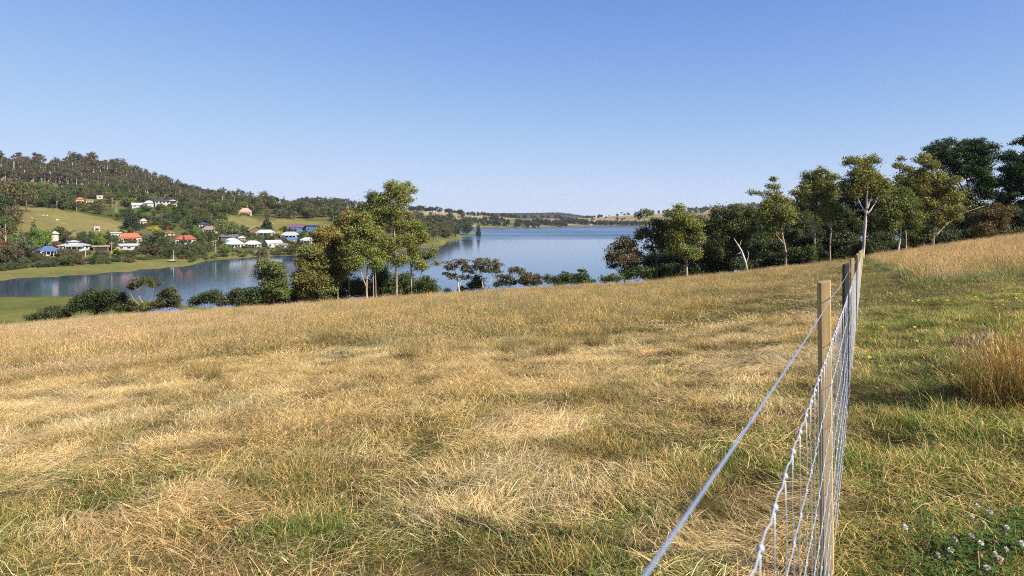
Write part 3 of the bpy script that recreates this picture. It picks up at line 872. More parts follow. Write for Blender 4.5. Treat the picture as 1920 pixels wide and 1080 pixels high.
near_tree("gum_tree", "big spreading golden green gum in front of the round pine", "tree", 99,
  [(1748,530),(1750,420),(1756,395),(1762,360),(1745,310)],
  [(1736,294,15,6),(1722,300,10,6),(1744,312,16,11),(1728,330,16,12),(1756,334,18,12),(1776,346,20,12),(1736,356,22,13),(1768,368,24,13),(1790,368,12,12),(1742,384,22,12),(1776,392,22,12),(1750,408,20,12),(1792,408,12,10),(1742,434,9,12)], (.165,.16,.045), BARK, .26,
  stems=[[(1752,440),(1772,422),(1800,402),(1845,386)],[(1742,455),(1740,420),(1738,400)]], seed=34)
near_tree("pine_tree", "large dark round headed pine, highest crown of the right stand", "tree", 118,
  [(1838,520),(1836,440),(1820,380),(1812,330)],
  [(1800,272,34,13),(1830,278,26,14),(1768,284,26,13),(1795,292,40,14),(1840,300,22,14),(1762,302,14,10),(1800,312,34,12),(1852,318,14,10),(1845,338,22,11),(1828,352,22,13),(1852,366,16,9),(1815,376,22,12),(1842,392,18,13),(1820,402,20,14),(1800,330,22,10),(1835,322,22,10),(1860,345,12,10),(1850,410,20,13),(1815,425,22,13)], PINE, BARK, .42, leaf=.32,
  puff=(.75,1.3), flat=.6, mat=CONIFER, stems=[[(1822,385),(1800,350),(1778,322)],[(1826,380),(1808,360),(1790,330)]], seed=35)
near_tree("pine_tree", "dark layered pine cut by the right edge of the picture", "tree", 108,
  [(1925,520),(1926,420),(1928,330),(1930,260)],
  [(1918,266,18,7),(1936,258,20,9),(1896,290,18,8),(1922,300,28,12),(1944,290,24,14),(1900,314,20,9),(1930,328,34,14),(1894,342,20,10),(1920,354,32,14),(1890,366,20,12),(1945,350,26,20),(1908,384,32,13),(1940,390,30,18),(1892,318,16,9),(1886,400,20,13),(1905,412,26,12),(1912,330,26,12)], (.032,.054,.021), BARK_DARK, .42, leaf=.32,
  puff=(.7,1.2), flat=.5, mat=CONIFER, seed=36)
near_tree("broadleaf_tree", "rust and golden green bushy tree under the pines at right", "tree", 98, [(1858,500),(1858,440),(1860,415)],
  [(1868,392,22,9),(1848,402,18,11),(1880,408,16,12),(1858,420,22,13),(1838,426,14,10),(1884,428,12,9),(1866,436,16,8)], (.125,.10,.045), BARK, .14, seed=37)
near_tree("shrub", "dense green bush at the foot of the grey trunked gums", "shrub", 92, [(1505,540),(1505,490)],
  [(1494,470,16,8),(1514,468,14,8),(1500,480,20,8),(1522,482,9,7)], (.062,.082,.028), BARK_DARK, .08, seed=38)
near_tree("broadleaf_tree", "dark needle tree at the right edge below the layered pine", "tree", 101, [(1908,500),(1908,430)],
  [(1908,406,22,12),(1890,420,14,10),(1918,424,16,12),(1900,432,20,8)], (.042,.058,.028), BARK_DARK, .14, mat=CONIFER, seed=39)
near_tree("broadleaf_tree", "shaded leafy tree between the slim gum and the spreading gum", "tree", 112, [(1722,530),(1722,430),(1722,400)],
  [(1716,380,20,14),(1730,404,22,14),(1702,400,16,14),(1722,428,24,14),(1700,440,20,12)], GUM_DARK, BARK_DARK, .2, seed=40)
brow_y = lambda px: float(np.interp(px, [1200,1400,1500,1620,1700,1800,1920], [524,501,489,477,466,448,435]))
RIGHT = [(1171,"the brownish olive gum"),(1232,"the leaning umbrella gum"),(1287,"the rusty split gum"),(1340,"the broad tree's left flank"),(1398,"the leaning dead trunk"),(1440,"the broad tree's right flank"),(1474,"the spire gum"),(1529,"the grey trunked gum"),
         (1556,"the straight pale trunk"),(1617,"the white limbed gum"),(1652,"the white limbed gum's right neighbours"),(1685,"the curved pale trunk"),(1748,"the spreading gum"),(1800,"the spreading gum's long limb"),(1838,"the round pine"),(1910,"the layered pine")]
used_labels = {}
def right_label(px, what):
    x, w = min(RIGHT, key=lambda q: abs(q[0]-px)); d = px-x
    lab = f"{what} {'at the foot of' if abs(d) < 6 else 'just right of' if d > 0 else 'just left of'} {w}"
    used_labels[lab] = used_labels.get(lab, 0)+1
    return lab if used_labels[lab] == 1 else lab+(", a second one" if used_labels[lab] == 2 else ", a third one" if used_labels[lab] == 3 else ", a fourth one")
for i, (px, py, rx, ry, D) in enumerate([(1228,486,20,14,112),(1262,486,20,16,113),(1312,478,22,18,112),(1342,486,18,14,108),(1300,500,14,8,110),(1250,502,16,8,108),
      (1412,462,20,22,112),(1436,466,20,20,113),(1458,466,14,18,112),(1486,448,18,20,114),(1500,420,16,20,116),(1512,452,18,14,113),(1544,452,20,18,114),(1574,440,20,22,113),
      (1596,420,16,24,114),(1600,460,18,14,110),(1642,420,18,22,114),(1640,456,20,14,110),(1664,448,16,12,110),(1580,400,14,16,116),(1660,400,12,18,118),
      (1780,436,20,14,110),(1806,424,18,16,112),(1818,440,16,8,108),(1885,400,16,14,124),(1424,436,14,16,114),(1486,398,12,14,116)]):
    near_tree("shrub", right_label(px, "dark shaded shrub "+("high up" if py < brow_y(px)-45 else "between trunks")), "shrub", D, [(px, py+60), (px, py)],
      [(px, py, rx, ry), (px-rx*.5, py+ry*.6, rx*.7, ry*.7), (px+rx*.5, py+ry*.5, rx*.7, ry*.7), (px, py+ry*1.4, rx*.9, ry*.8)],
      rnd.choice([(.055,.07,.03), (.065,.08,.032), (.05,.062,.03)]), BARK_DARK, .09, group="understorey shrubs of the right stand", seed=60+i)
for i, px in enumerate(range(1222, 1920, 23)):
    px += rnd.uniform(-7, 7); D = rnd.uniform(100, 116); y = brow_y(px)-rnd.uniform(6, 15); rx = rnd.uniform(13, 20); ry = rnd.uniform(9, 15)
    near_tree("shrub", right_label(px, "low brow shrub"), "shrub", D, [(px, y+40), (px, y)],
      [(px, y, rx, ry), (px-rx*.6, y+ry*.5, rx*.7, ry*.7), (px+rx*.6, y+ry*.5, rx*.7, ry*.7), (px, y+ry, rx, ry*.6)],
      rnd.choice([(.06,.078,.03), (.075,.09,.034), (.055,.07,.03), (.085,.085,.036)]), BARK_DARK, .07, group="brow shrubs under the right stand", dens=.8, seed=160+i)
# taller shaded trees behind, closing the belt
for i, (px, top) in enumerate(((1252,408),(1312,402),(1345,396),(1408,396),(1432,388),(1492,378),(1512,352),(1582,352),(1600,336),(1656,340),(1688,338),(1722,330),(1800,352),(1878,380),(1270,398),(1375,392),(1455,376),(1545,340),(1626,322),(1740,318),(1765,330))):
    D = rnd.uniform(114, 124); y = brow_y(px)
    near_tree("broadleaf_tree", right_label(px, "tall shaded back row tree"), "tree", D, [(px, y+40), (px+rnd.uniform(-3, 3), y-20), (px, top+22)],
      [(px+rnd.uniform(-5, 5), top+10, 14, 9), (px-9, top+26, 14, 11), (px+10, top+28, 14, 11), (px, top+44, 20, 13), (px-10, top+64, 16, 12), (px+10, top+66, 16, 12), (px, min(top+88, y-12), 20, 14)],
      rnd.choice([(.078,.094,.032), (.09,.10,.036), (.07,.085,.032)]), BARK_DARK, .2, group="back row of the right stand", dens=.85, seed=260+i)
for i, px in enumerate(range(470, 800, 27)):
    px += rnd.uniform(-8, 8); D = rnd.uniform(104, 116); y = float(np.interp(px, [470, 720, 800], [570, 552, 547]))-rnd.uniform(6, 14); rx = rnd.uniform(13, 19); ry = rnd.uniform(9, 14)
    near_tree("shrub", "low dark shrub at the base of the central stand, "+("first", "second", "third", "fourth", "fifth", "sixth", "seventh", "eighth", "ninth", "tenth", "eleventh", "twelfth", "thirteenth")[i]+" from the left", "shrub", D, [(px, y+40), (px, y)],
      [(px, y, rx, ry), (px-rx*.6, y+ry*.5, rx*.7, ry*.7), (px+rx*.6, y+ry*.5, rx*.7, ry*.7), (px, y+ry, rx, ry*.6)],
      rnd.choice([(.065,.082,.03), (.08,.09,.034), (.06,.074,.03)]), BARK_DARK, .07, group="shrubs at the base of the central stand", dens=.8, seed=300+i)
# dead trunk leaning in front of the broad dark tree
D = 96; b0 = W3(1402, 512, D); root = empty("dead_tree", (b0.x, D, gz(b0.x, D)))
mb = MB(); o = Vector(root.location)
mb.tube([Vector((b0.x, D, gz(b0.x, D)-.3))-o, W3(1398, 492, D)-o, W3(1390, 470, D)-o, W3(1383, 458, D)-o, W3(1376, 447, D)-o], [.2,.17,.14,.1,.04], 6)
mb.build("trunk", BARK_PALE, root, True)
for a, b in (((1391,472),(1380,477)), ((1394,482),(1386,481)), ((1386,462),(1390,450)), ((1399,494),(1404,478)), ((1404,478),(1402,470))):
    MB().tube([W3(*a, D)-o, W3((a[0]+b[0])/2, (a[1]+b[1])/2+1, D)-o, W3(*b, D)-o], [.08,.055,.02], 5).build("branch", BARK_PALE, root, True)
tag(root, "bare leaning dead trunk in front of the broad dark tree", "dead tree")
# brow at the left: bushes in front of the marsh
near_tree("shrub", "low rounded bush leftmost on the brow before the marsh", "shrub", 118, [(90,640),(90,600)],
  [(92,586,22,9),(74,592,16,7),(112,590,16,9),(62,596,9,4),(126,592,9,6)], (.05,.066,.024), BARK_DARK, .08, seed=101)
near_tree("shrub", "second dark bush on the brow, stepped in height", "shrub", 118, [(162,640),(162,580)],
  [(160,564,20,12),(178,554,16,11),(146,576,16,9),(170,576,24,11)], (.052,.068,.025), BARK, .1, seed=102)
near_tree("shrub", "dark bush with pale bare stems right of the stepped bush", "shrub", 118, [(205,640),(204,590),(196,560)],
  [(212,554,18,12),(224,562,16,12),(204,568,16,10),(236,574,20,10),(252,580,12,7)], (.052,.066,.026), BARK_PALE, .1,
  stems=[[(200,600),(190,565),(188,555)]], seed=103)
near_tree("low_tree", "flat topped open branched tree on the brow before the cove", "tree", 116,
  [(276,630),(272,575),(262,555),(268,535)],
  [(272,527,22,6),(290,531,13,6),(256,534,12,5),(244,540,10,4),(318,545,14,7),(306,556,13,7),(328,560,11,9),(312,570,20,8),(272,576,18,8),(294,572,14,8)], (.078,.082,.03), BARK, .12,
  stems=[[(276,580),(296,560),(312,550)],[(274,578),(284,555),(290,540)],[(268,580),(250,560),(244,545)]], puff=(.45,.8), flat=.55, seed=104)
near_tree("shrub", "dark bush right of the flat topped tree before the cove", "shrub", 112, [(385,620),(385,570)],
  [(378,560,18,9),(396,556,16,10),(362,566,12,6),(410,562,14,8)], (.05,.066,.026), BARK_DARK, .08, seed=105)
near_tree("shrub", "olive bush on the brow left of the central stand", "shrub", 110, [(436,620),(436,570)],
  [(432,558,16,11),(448,553,14,11),(420,566,12,7),(456,564,12,9)], (.062,.07,.03), BARK_DARK, .08, seed=106)
# ------------------------------------------------------------------ the far shore: houses
def mk(name, c, **k): return plain(name, tuple(.84*x for x in c), **k)
PAINT = {'white': mk("white_paint", (.54,.53,.50), var=.05, scale=1.5), 'cream': mk("cream_paint", (.54,.48,.36), var=.05, scale=1.5),
         'brick': mk("brick_wall", (.36,.17,.11), var=.2, scale=4), 'blue': mk("blue_cladding", (.05,.16,.42), var=.12, scale=2),
         'slate': mk("slate_cladding", (.10,.105,.13), var=.12, scale=2), 'tan': mk("tan_render", (.55,.42,.28), var=.07, scale=1.5),
         'timber': mk("brown_timber", (.16,.10,.06), var=.2, scale=3), 'grey': mk("grey_render", (.48,.46,.44), var=.06, scale=1.5),
         'pink': mk("pink_brick", (.52,.33,.26), var=.1, scale=3)}
ROOF = {'blue': mk("blue_roof", (.09,.15,.28), rough=.45, var=.08, scale=2), 'grey': mk("grey_roof", (.40,.42,.45), rough=.5, var=.08, scale=2),
        'orange': mk("orange_tiles", (.44,.14,.065), var=.14, scale=5), 'red': mk("red_tiles", (.36,.10,.06), var=.14, scale=5),
        'navy': mk("navy_roof", (.05,.07,.13), rough=.5, var=.08, scale=2), 'pale': mk("pale_roof", (.47,.49,.51), rough=.5, var=.05, scale=2),
        'sky': mk("light_blue_roof", (.42,.50,.58), rough=.45, var=.06, scale=2), 'green': mk("pale_green_roof", (.46,.55,.50), rough=.5, var=.06, scale=2),
        'slate': mk("slate_roof", (.12,.125,.15), rough=.5, var=.08, scale=2), 'brown': mk("brown_tiles", (.26,.20,.17), var=.12, scale=4),
        'olive': mk("straw_coloured_roof", (.46,.42,.24), var=.1, scale=3), 'tan': mk("tan_roof", (.48,.33,.24), var=.1, scale=3),
        'plum': mk("plum_roof", (.16,.10,.13), rough=.5, var=.08, scale=2)}
GLASS = plain("window_glass", (.03,.04,.05), rough=.08, var=.1, spec=.7)
TRIM = plain("white_trim", (.75,.74,.70), var=.04)
POLE = plain("weathered_pole", (.42,.38,.33), var=.12, scale=2)
DARK = plain("dark_door_and_shade", (.025,.022,.02), var=.1)  # flat dark colour for garage doors and for painted inner shade

def roof_mesh(kind, w, d, h, ov=0.5):
    """over a w x d plan, eaves at z=0; solid with a 0.18 m edge"""
    x, y, e = w/2+ov, d/2+ov, 0.18
    if kind == 'flat': return MB().box(-x, x, -y, y, 0, max(h, .25))
    if kind == 'hip':
        r = max(0.02, x-y)
        top = [(-r,0,h),(r,0,h)] if x > y else [(0,-(y-x)-.02,h),(0,(y-x)+.02,h)]
        b = [(-x,-y,-e),(x,-y,-e),(x,y,-e),(-x,y,-e),(-x,-y,0),(x,-y,0),(x,y,0),(-x,y,0)]
        f = [(3,2,1,0),(0,1,5,4),(1,2,6,5),(2,3,7,6),(3,0,4,7)]
        f += [(4,5,9,8),(5,6,9),(6,7,8,9),(7,4,8)] if x > y else [(4,5,8),(5,6,9,8),(6,7,9),(7,4,8,9)]
        return MB().poly(b+top, f)
    if kind == 'gable':                                # ridge along x
        p = [(-y, 0), (0, h), (y, 0), (y, -e), (0, h-e), (-y, -e)]
    if kind == 'skillion':
        p = [(-y, 0), (y, h), (y, h-e*1.5), (-y, -e*1.5)]
    n = len(p)
    v = [(-x, a, b) for a, b in p]+[(x, a, b) for a, b in p]
    f = [(i, i+n, (i+1) % n+n, (i+1) % n) for i in range(n)]
    if kind == 'gable': f += [(0,1,4,5),(1,2,3,4),(5+n,4+n,1+n,0+n),(4+n,3+n,2+n,1+n)]
    else: f += [tuple(range(n)), tuple(range(2*n-1, n-1, -1))]
    return MB().poly(v, f)

LAND = []                                              # (photo x, photo y, words) of things easy to find
HOUSES = []
PROTECT = []                                           # photo boxes of the houses, kept clear of nearer trees
def house(name, label, cat, px0, px1, py_base, h_px, roof_px, wall, roof, kind='hip', depth=0.6, yaw=0.0, windows=4, door=True,
          chimney=False, storeys=1, garage=False, dmin=240, ov=.5, wings=(), protect=True, win_h=.42, group=None, land=None):
    pc = (px0+px1)/2
    x, D, z = hit(pc, py_base, dmin)
    m_ = D/F
    w = (px1-px0)*m_*(0.93 if yaw == 0 else 0.93/(abs(math.cos(yaw))+depth*abs(math.sin(yaw))))
    h = max(2.3, h_px*m_); rh = max(.5, roof_px*m_); d = w*depth
    o = empty(name, (x, D, z), -math.atan2(x, D)+yaw)
    MB().box(-w/2, w/2, -d/2, d/2, -1.8, h).build("wall", PAINT[wall], o)
    if kind == 'gable_front':
        r_ = roof_mesh('gable', d, w, rh, ov).build("roof", ROOF[roof], o); r_.rotation_euler.z = math.pi/2
        g = MB().poly([(-w/2,-d/2+.003,0),(w/2,-d/2+.003,0),(0,-d/2+.003,rh*.98),(-w/2,d/2-.003,0),(w/2,d/2-.003,0),(0,d/2-.003,rh*.98)],
                  [(0,1,2),(5,4,3),(0,2,5,3),(1,4,5,2)]).build("gable", PAINT[wall], o); g.location.z = h+.005
        r_.location.z = h+.03
    else:
        r_ = roof_mesh(kind, w, d, rh, ov).build("roof", ROOF[roof], o); r_.location.z = h+.02
        if kind == 'gable':
            a = d/2; g = MB().poly([(-w/2+.01,-a,0),(-w/2+.01,a,0),(-w/2+.01,0,rh*.98),(w/2-.01,-a,0),(w/2-.01,a,0),(w/2-.01,0,rh*.98)],
                  [(0,2,1),(3,4,5),(0,3,5,2),(1,2,5,4)]).build("gable", PAINT[wall], o); g.location.z = h-.2
    def window(cx, cz, ww, wh, side=False):
        if not side:
            fr = MB().box(-ww/2-.08, ww/2+.08, -.05, .02, -.08, wh+.08).build("window", TRIM, o, loc=(cx, -d/2, cz))
            MB().box(-ww/2, ww/2, -.07, -.045, 0, wh).build("pane", GLASS, fr)
        else:
            s = 1 if yaw < 0 else -1
            fr = MB().box(-.02, .05, -ww/2-.08, ww/2+.08, -.08, wh+.08) if s > 0 else MB().box(-.05, .02, -ww/2-.08, ww/2+.08, -.08, wh+.08)
            fr = fr.build("window", TRIM, o, loc=(s*w/2, cx, cz))
            (MB().box(.045, .07, -ww/2, ww/2, 0, wh) if s > 0 else MB().box(-.07, -.045, -ww/2, ww/2, 0, wh)).build("pane", GLASS, fr)
    fh = h/storeys
    for st in range(storeys):
        for i in range(windows):
            if door and st == 0 and i == windows//2: continue
            if garage and st == 0 and i < 2: continue
            window(-w/2+w*(i+.5)/windows, st*fh+fh*.3, min(1.9, w/windows*.55), fh*win_h)
    if door:
        dr = MB().box(-.5, .5, -.05, .02, 0, min(2.1, fh*.8)).build("door", PAINT['timber'], o, loc=(-w/2+w*(windows//2+.5)/max(windows, 1), -d/2, .1))
        MB().box(.32, .4, -.09, -.05, .95, 1.05).build("handle", TRIM, dr)
    if garage:
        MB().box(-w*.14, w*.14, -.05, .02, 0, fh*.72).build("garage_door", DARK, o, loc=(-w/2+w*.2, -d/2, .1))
    if abs(yaw) > .2:
        for i in (-1, 1): window(i*d*.22, fh*.3, min(1.6, d*.2), fh*win_h, True)
    if kind == 'hip' and windows >= 4 and D < 700:
        vw = w*.6
        ver = MB().quadbox([(-vw/2,-d/2-2.0,h*.78),(vw/2,-d/2-2.0,h*.78),(vw/2,-d/2-.06,h*.9),(-vw/2,-d/2-.06,h*.9),(-vw/2,-d/2-2.0,h*.78+.12),(vw/2,-d/2-2.0,h*.78+.12),(vw/2,-d/2-.06,h*.9+.12),(-vw/2,-d/2-.06,h*.9+.12)]).build('veranda_roof', ROOF[roof], o)
        for q in range(4): MB().box(-.06,.06,-.06,.06,0,h*.78-.005).build('veranda_post', TRIM, ver, loc=(-vw/2+.2+q*(vw-.4)/3, -d/2-1.85, 0))
    if chimney:
        MB().box(-.4, .4, -.4, .4, -.6, rh+.9).build("chimney", PAINT['brick'], o, loc=(w*.18, 0, h))
    tag(o, label, cat, group)
    if land: LAND.append(((px0+px1)/2, py_base-h_px*.5, land))
    if protect: q_ = (px1-px0)*.16; PROTECT.append((px0+q_, px1-q_, py_base-h_px-roof_px-1, py_base-h_px*.92, D))
    if protect and cat == 'house': HOUSES.append((px0, px1, py_base, h_px, dmin))
    return o, D, w, d, h, rh

o, D, w, d, h, rh = house("cottage", "white cottage with bright blue roof nearest the marsh", "house", 69, 111, 478, 9, 8, 'white', 'blue', 'hip', .7, yaw=.35, windows=4, dmin=300, land="the blue roofed cottage")
mb = MB()
for i in range(6): mb.box(w*.05+i*w*.15-.08, w*.05+i*w*.15+.08, -d/2-2.6, -d/2-2.44, -1.5, 1.0)
MB().box(0, w*.85, -d/2-2.7, -d/2-.03, .1, .3).build("deck", PAINT['timber'], o); mb.build("railing", TRIM, o)
o, D, w, d, h, rh = house("house", "pale two level house with pyramid roofed tower behind the blue roofed cottage", "house", 81, 106, 464, 12, 6, 'cream', 'grey', 'hip', .9, windows=2, dmin=310, land="the tower house")
tw = w*.5; MB().box(w*.08, w*.08+tw, -tw/2, tw/2, h, h+rh+2.2).build("tower", PAINT['cream'], o)
r_ = roof_mesh('hip', tw, tw, 1.6, .6).build("tower_roof", ROOF['grey'], o); r_.location = (w*.08+tw/2, 0, h+rh+2.22)
o, D, w, d, h, rh = house("house", "long white house with low grey roof and roof lantern", "house", 113, 165, 469, 9, 4, 'white', 'grey', 'hip', .45, windows=7, dmin=310, ov=.9, land="the long white house")
MB().box(-w*.18, w*.14, -1.6, 1.6, h+.3, h+rh+.9).build("lantern", PAINT['white'], o)
r_ = roof_mesh('hip', w*.32, 3.2, .7, .6).build("lantern_roof", ROOF['grey'], o); r_.location = (-w*.02, 0, h+rh+.92)
o, D, w, d, h, rh = house("house", "white house with bright orange tiled roof below the paddock", "house", 224, 264, 455, 10, 8, 'white', 'orange', 'hip', .4, windows=6, chimney=True, dmin=340, land="the orange roofed house")
house("house", "flat roofed white wing house left of the orange roof", "house", 209, 227, 446, 9, 2, 'white', 'pale', 'flat', .7, windows=3, dmin=360, land="the flat white wing house")
o, D, w, d, h, rh = house("house", "large two storey cream house with navy curved roof on the slope", "house", 292, 333, 388.5, 11.5, 3, 'cream', 'navy', 'skillion', .45, yaw=-.12, windows=6, storeys=2, garage=True, dmin=480, win_h=.5, land="the two storey house")
bay = MB()
n = 10; R_ = w*.15
pts = [(R_*math.cos(math.pi*i/n), R_*.55*math.sin(math.pi*i/n)) for i in range(n+1)]
v = [(a, -d/2-.35, h-.2+b) for a, b in pts]+[(a, -d/2+1.5, h-.2+b) for a, b in pts]
bay.poly(v, [(i, i+1, n+2+i, n+1+i) for i in range(n)]+[tuple(range(n+1))[::-1], tuple(range(n+1, 2*n+2))])
b_ = bay.build("arched_gable", PAINT['cream'], o); b_.location.x = w*.3
MB().box(-R_*.7, R_*.7, -.03, .02, 0, h*.34).build("arched_window", GLASS, o, loc=(w*.3, -d/2-.08, h*.56))
house("garage", "grey hip roofed garage left of the two storey house", "garage", 270, 289, 388, 7, 5, 'grey', 'grey', 'hip', .7, windows=2, door=False, garage=True, dmin=480)
house("shed", "low pale roofed shed left of the grey garage", "shed", 248, 268, 389, 2, 4, 'grey', 'pale', 'gable', .7, windows=2, door=False, dmin=480)
house("house", "cream house with orange roof half hidden in the trees above the paddock", "house", 143, 157, 383, 9, 4, 'tan', 'orange', 'hip', .7, windows=3, dmin=480, land="the half hidden cream house")
house("house", "small tan flat roofed house wing right of the half hidden cream house", "house", 162, 174, 382, 6, 1.5, 'tan', 'tan', 'flat', .7, windows=2, dmin=480)
house("shed", "small white shed with pale roof high among the trees", "shed", 182, 192, 373, 3, 2, 'white', 'pale', 'gable', .6, windows=1, door=False, dmin=480, land="the small white hill shed")
house("house", "white house with dark red hip roof behind the tall thin cypress", "house", 330, 367, 457, 9, 7, 'white', 'red', 'hip', .5, windows=6, dmin=380, land="the dark red roofed house")
house("house", "small house with dark blue roof high in the village", "house", 373, 390, 426, 5, 4, 'white', 'navy', 'hip', .7, windows=3, dmin=440, land="the dark blue roofed house")
house("house", "brown roofed house with white windows below the dark blue roof", "house", 380, 408, 436, 6, 6, 'pink', 'brown', 'hip', .5, windows=4, dmin=430, land="the brown roofed house")
house("barn", "dark slate coloured shed beside the willow", "shed", 415, 446, 450, 6, 5, 'slate', 'slate', 'gable', .5, windows=0, door=False, dmin=430, land="the dark slate shed")
house("cottage", "low white roofed cottage in front of the dark slate shed", "house", 424, 446, 456, 5, 4, 'cream', 'pale', 'hip', .6, windows=3, dmin=430)
house("cottage", "cottage with mid blue roof and white end wall near the shore", "house", 420, 458, 463, 6, 6, 'white', 'sky', 'hip', .5, windows=4, dmin=420, yaw=.25, land="the mid blue roofed cottage")
house("cottage", "white roofed cream cottage in the middle of the shore row", "house", 458, 490, 463, 5.5, 6, 'cream', 'pale', 'hip', .6, windows=5, dmin=430, chimney=True, land="the white roofed cottage")
house("cottage", "cream gabled cottage with light blue roof in the shore row", "house", 494, 530, 463, 7, 6, 'cream', 'sky', 'gable', .5, yaw=.5, windows=3, dmin=430, chimney=True, land="the cream gabled cottage")
house("cottage", "white cottage with blue grey roof right of the cream gabled cottage", "house", 535, 557, 455, 5.5, 4.5, 'white', 'blue', 'gable', .6, yaw=.4, windows=3, dmin=440, land="the blue grey roofed cottage")
house("house", "wide white house with grey hip roof above the shore row", "house", 526, 563, 446.5, 6, 6, 'white', 'grey', 'hip', .55, windows=5, dmin=450, land="the wide grey roofed house")
house("house", "cream house with pale green roof at the right end of the village", "house", 563, 592, 458, 9, 4, 'cream', 'green', 'hip', .6, windows=4, dmin=450, land="the pale green roofed house")
house("house", "brick house with long pale green roof in the middle of the village", "house", 480, 516, 441, 5, 5, 'brick', 'green', 'hip', .45, windows=6, dmin=460, land="the brick house")
house("house", "steep straw coloured roofed house above the brick house", "house", 464, 493, 437, 4, 8, 'timber', 'olive', 'gable_front', .7, windows=2, dmin=470, yaw=.2, ov=.9, land="the straw roofed house")
o, D, w, d, h, rh = house("workshop", "blue clad workshop with plum skillion roof beside the paddock", "shed", 541, 574, 434.5, 8.5, 6, 'blue', 'plum', 'skillion', .5, windows=4, dmin=470, yaw=.25, ov=.9, land="the blue workshop")
house("workshop", "second bright blue block with flat navy roof", "shed", 574, 600, 434.5, 10, 3, 'blue', 'navy', 'flat', .6, windows=3, dmin=470)
house("house", "pinkish tan roofed house alone above the village", "house", 448, 472, 402, 5, 7, 'tan', 'tan', 'hip', .6, windows=3, dmin=600, land="the pinkish roofed house")
o, D, w, d, h, rh = house("carport", "open tan roofed carport beside the long white house", "carport", 176, 203, 470, 5, 2, 'timber', 'tan', 'flat', .5, windows=0, door=False, dmin=320, land="the open carport")
MB().box(-w*.4, w*.4, -.05, .02, 0, h*.8).build("shade_panel", DARK, o, loc=(0, -d/2, .1))  # dark panel on the solid wall stands in for shade under the roof
house("shed", "long low grey shed below the orange roofed house", "shed", 222, 262, 468, 4, 4, 'grey', 'grey', 'gable', .3, windows=3, door=False, dmin=330, land="the long low grey shed")
o, D, w, d, h, rh = house("animal_shelter", "tiny white shelter with dark shade panel in the paddock", "shelter", 177, 186.5, 432.5, 3.5, 1, 'white', 'pale', 'flat', .6, windows=0, door=False, dmin=380, ov=.2, land="the paddock shelter")
MB().box(-w*.3, w*.34, -.06, .02, 0, h*.62).build("shade_panel", DARK, o, loc=(0, -d/2, .1))  # dark panel on the front wall stands in for the shaded inside
house("house", "small orange gabled house in the garden right of the dark conifer", "house", 263, 275, 423, 9, 4, 'pink', 'grey', 'hip', .7, windows=2, dmin=420, land="the small garden house")
house("house", "tan and white house behind the mid blue roof", "house", 446, 460, 452, 4, 3, 'pink', 'pale', 'hip', .6, windows=2, dmin=440)
house("house", "maroon roofed shed on the village shore lane", "shed", 523, 538, 465, 2.5, 3, 'white', 'brown', 'gable', .6, windows=1, door=False, dmin=440)
house("house", "house with red roof cut off by trees right of the big garden trees", "house", 309, 327, 443, 4, 3, 'white', 'red', 'hip', .6, windows=2, dmin=420)
# hilltop and distant buildings
for px0, px1, py, lab, wl_, rf in ((0, 9, 305.5, "white farm building at the left edge of the skyline", 'white', 'pale'), (30, 39, 304.5, "white roofed hilltop house behind the pylon", 'white', 'pale'),
      (116, 122, 305, "tiny orange gabled house on the forest skyline", 'tan', 'orange'), (147, 152, 309.5, "tiny white house on the forest skyline", 'white', 'grey')):
    house("farmhouse", lab, "house", px0, px1, py, 2, 2, wl_, rf, 'hip', .6, windows=2, dmin=700, protect=False)
for px0, px1, py, lab, wl_, rf in ((986, 999, 425.5, "long white boathouse on the far shore", 'white', 'pale'), (944, 952, 418.5, "white farmhouse with orange roof across the bay", 'white', 'orange'),
      (948, 956, 424, "white cottage below the orange roofed farmhouse across the bay", 'white', 'pale'), (915, 924, 416, "white house between trees across the bay", 'white', 'pale'),
      (886, 891, 425, "tiny white shed at the water by the spit", 'white', 'pale'), (1106, 1111, 423, "bright white shed at the water, right part of the far shore", 'white', 'pale'),
      (1136, 1141, 421.5, "cream house among the far shore trees", 'cream', 'orange'), (1174, 1179, 421.5, "pale house at the right end of the far shore", 'cream', 'pale'),
      (1078, 1084, 420.5, "tan house left of the bright white shed on the far shore", 'tan', 'orange'), (1086, 1092, 418.8, "second tan house on the far shore rise", 'tan', 'tan'),
      (1157, 1161, 418, "small white house above the far shore trees", 'white', 'pale'), (1098, 1102, 417.5, "small white house above the bright white shed", 'white', 'grey')):
    house("farmhouse", lab, "house", px0, px1, py, 2.0, 1.2, wl_, rf, 'hip', .6, windows=2, dmin=1500, protect=False)

# ------------------------------------------------------------------ poles, pylon, boat, sheep
def power_pole(px, py0, py1, label):
    x, D, z = hit(px, py1, 250)
    h = (py1-py0)*D/F
    o = empty("power_pole", (x, D, z))
    MB().tube([(0,0,-.5),(0,0,h)], [.22,.15], 7).build("pole", POLE, o)
    MB().box(-1.2, 1.2, -.08, .08, h-.75, h-.58).build("crossarm", POLE, o)
    for k in (-1, -.5, .5, 1): MB().lathe([(.05,0),(.07,.08),(.02,.18)], (k, 0, h-.58), 6).build("insulator", TRIM, o)
    tag(o, label, "pole", "power poles of the village")
    PROTECT.append((px-1.5, px+1.5, py0, py1-3, D))
for a in ((210, 371, 389, "power pole in front of the trees above the green lawn"), (217.5, 379, 398, "power pole standing on the green lawn"),
          (209.5, 454, 476, "power pole beside the yellow cone tree"), (404.5, 450, 473, "tallest power pole in the village, left of the mid blue roof"),
          (399.5, 451, 461, "short pole just left of the tallest village power pole"), (511.5, 418, 434, "power pole right of the dark conifer in the village"),
          (438, 443, 453, "thin pole in front of the dark slate shed"), (160, 464, 482, "pole at the right end of the long white house")):
    power_pole(*a)
x, D, z = hit(26, 330, 700); h = 27*D/F
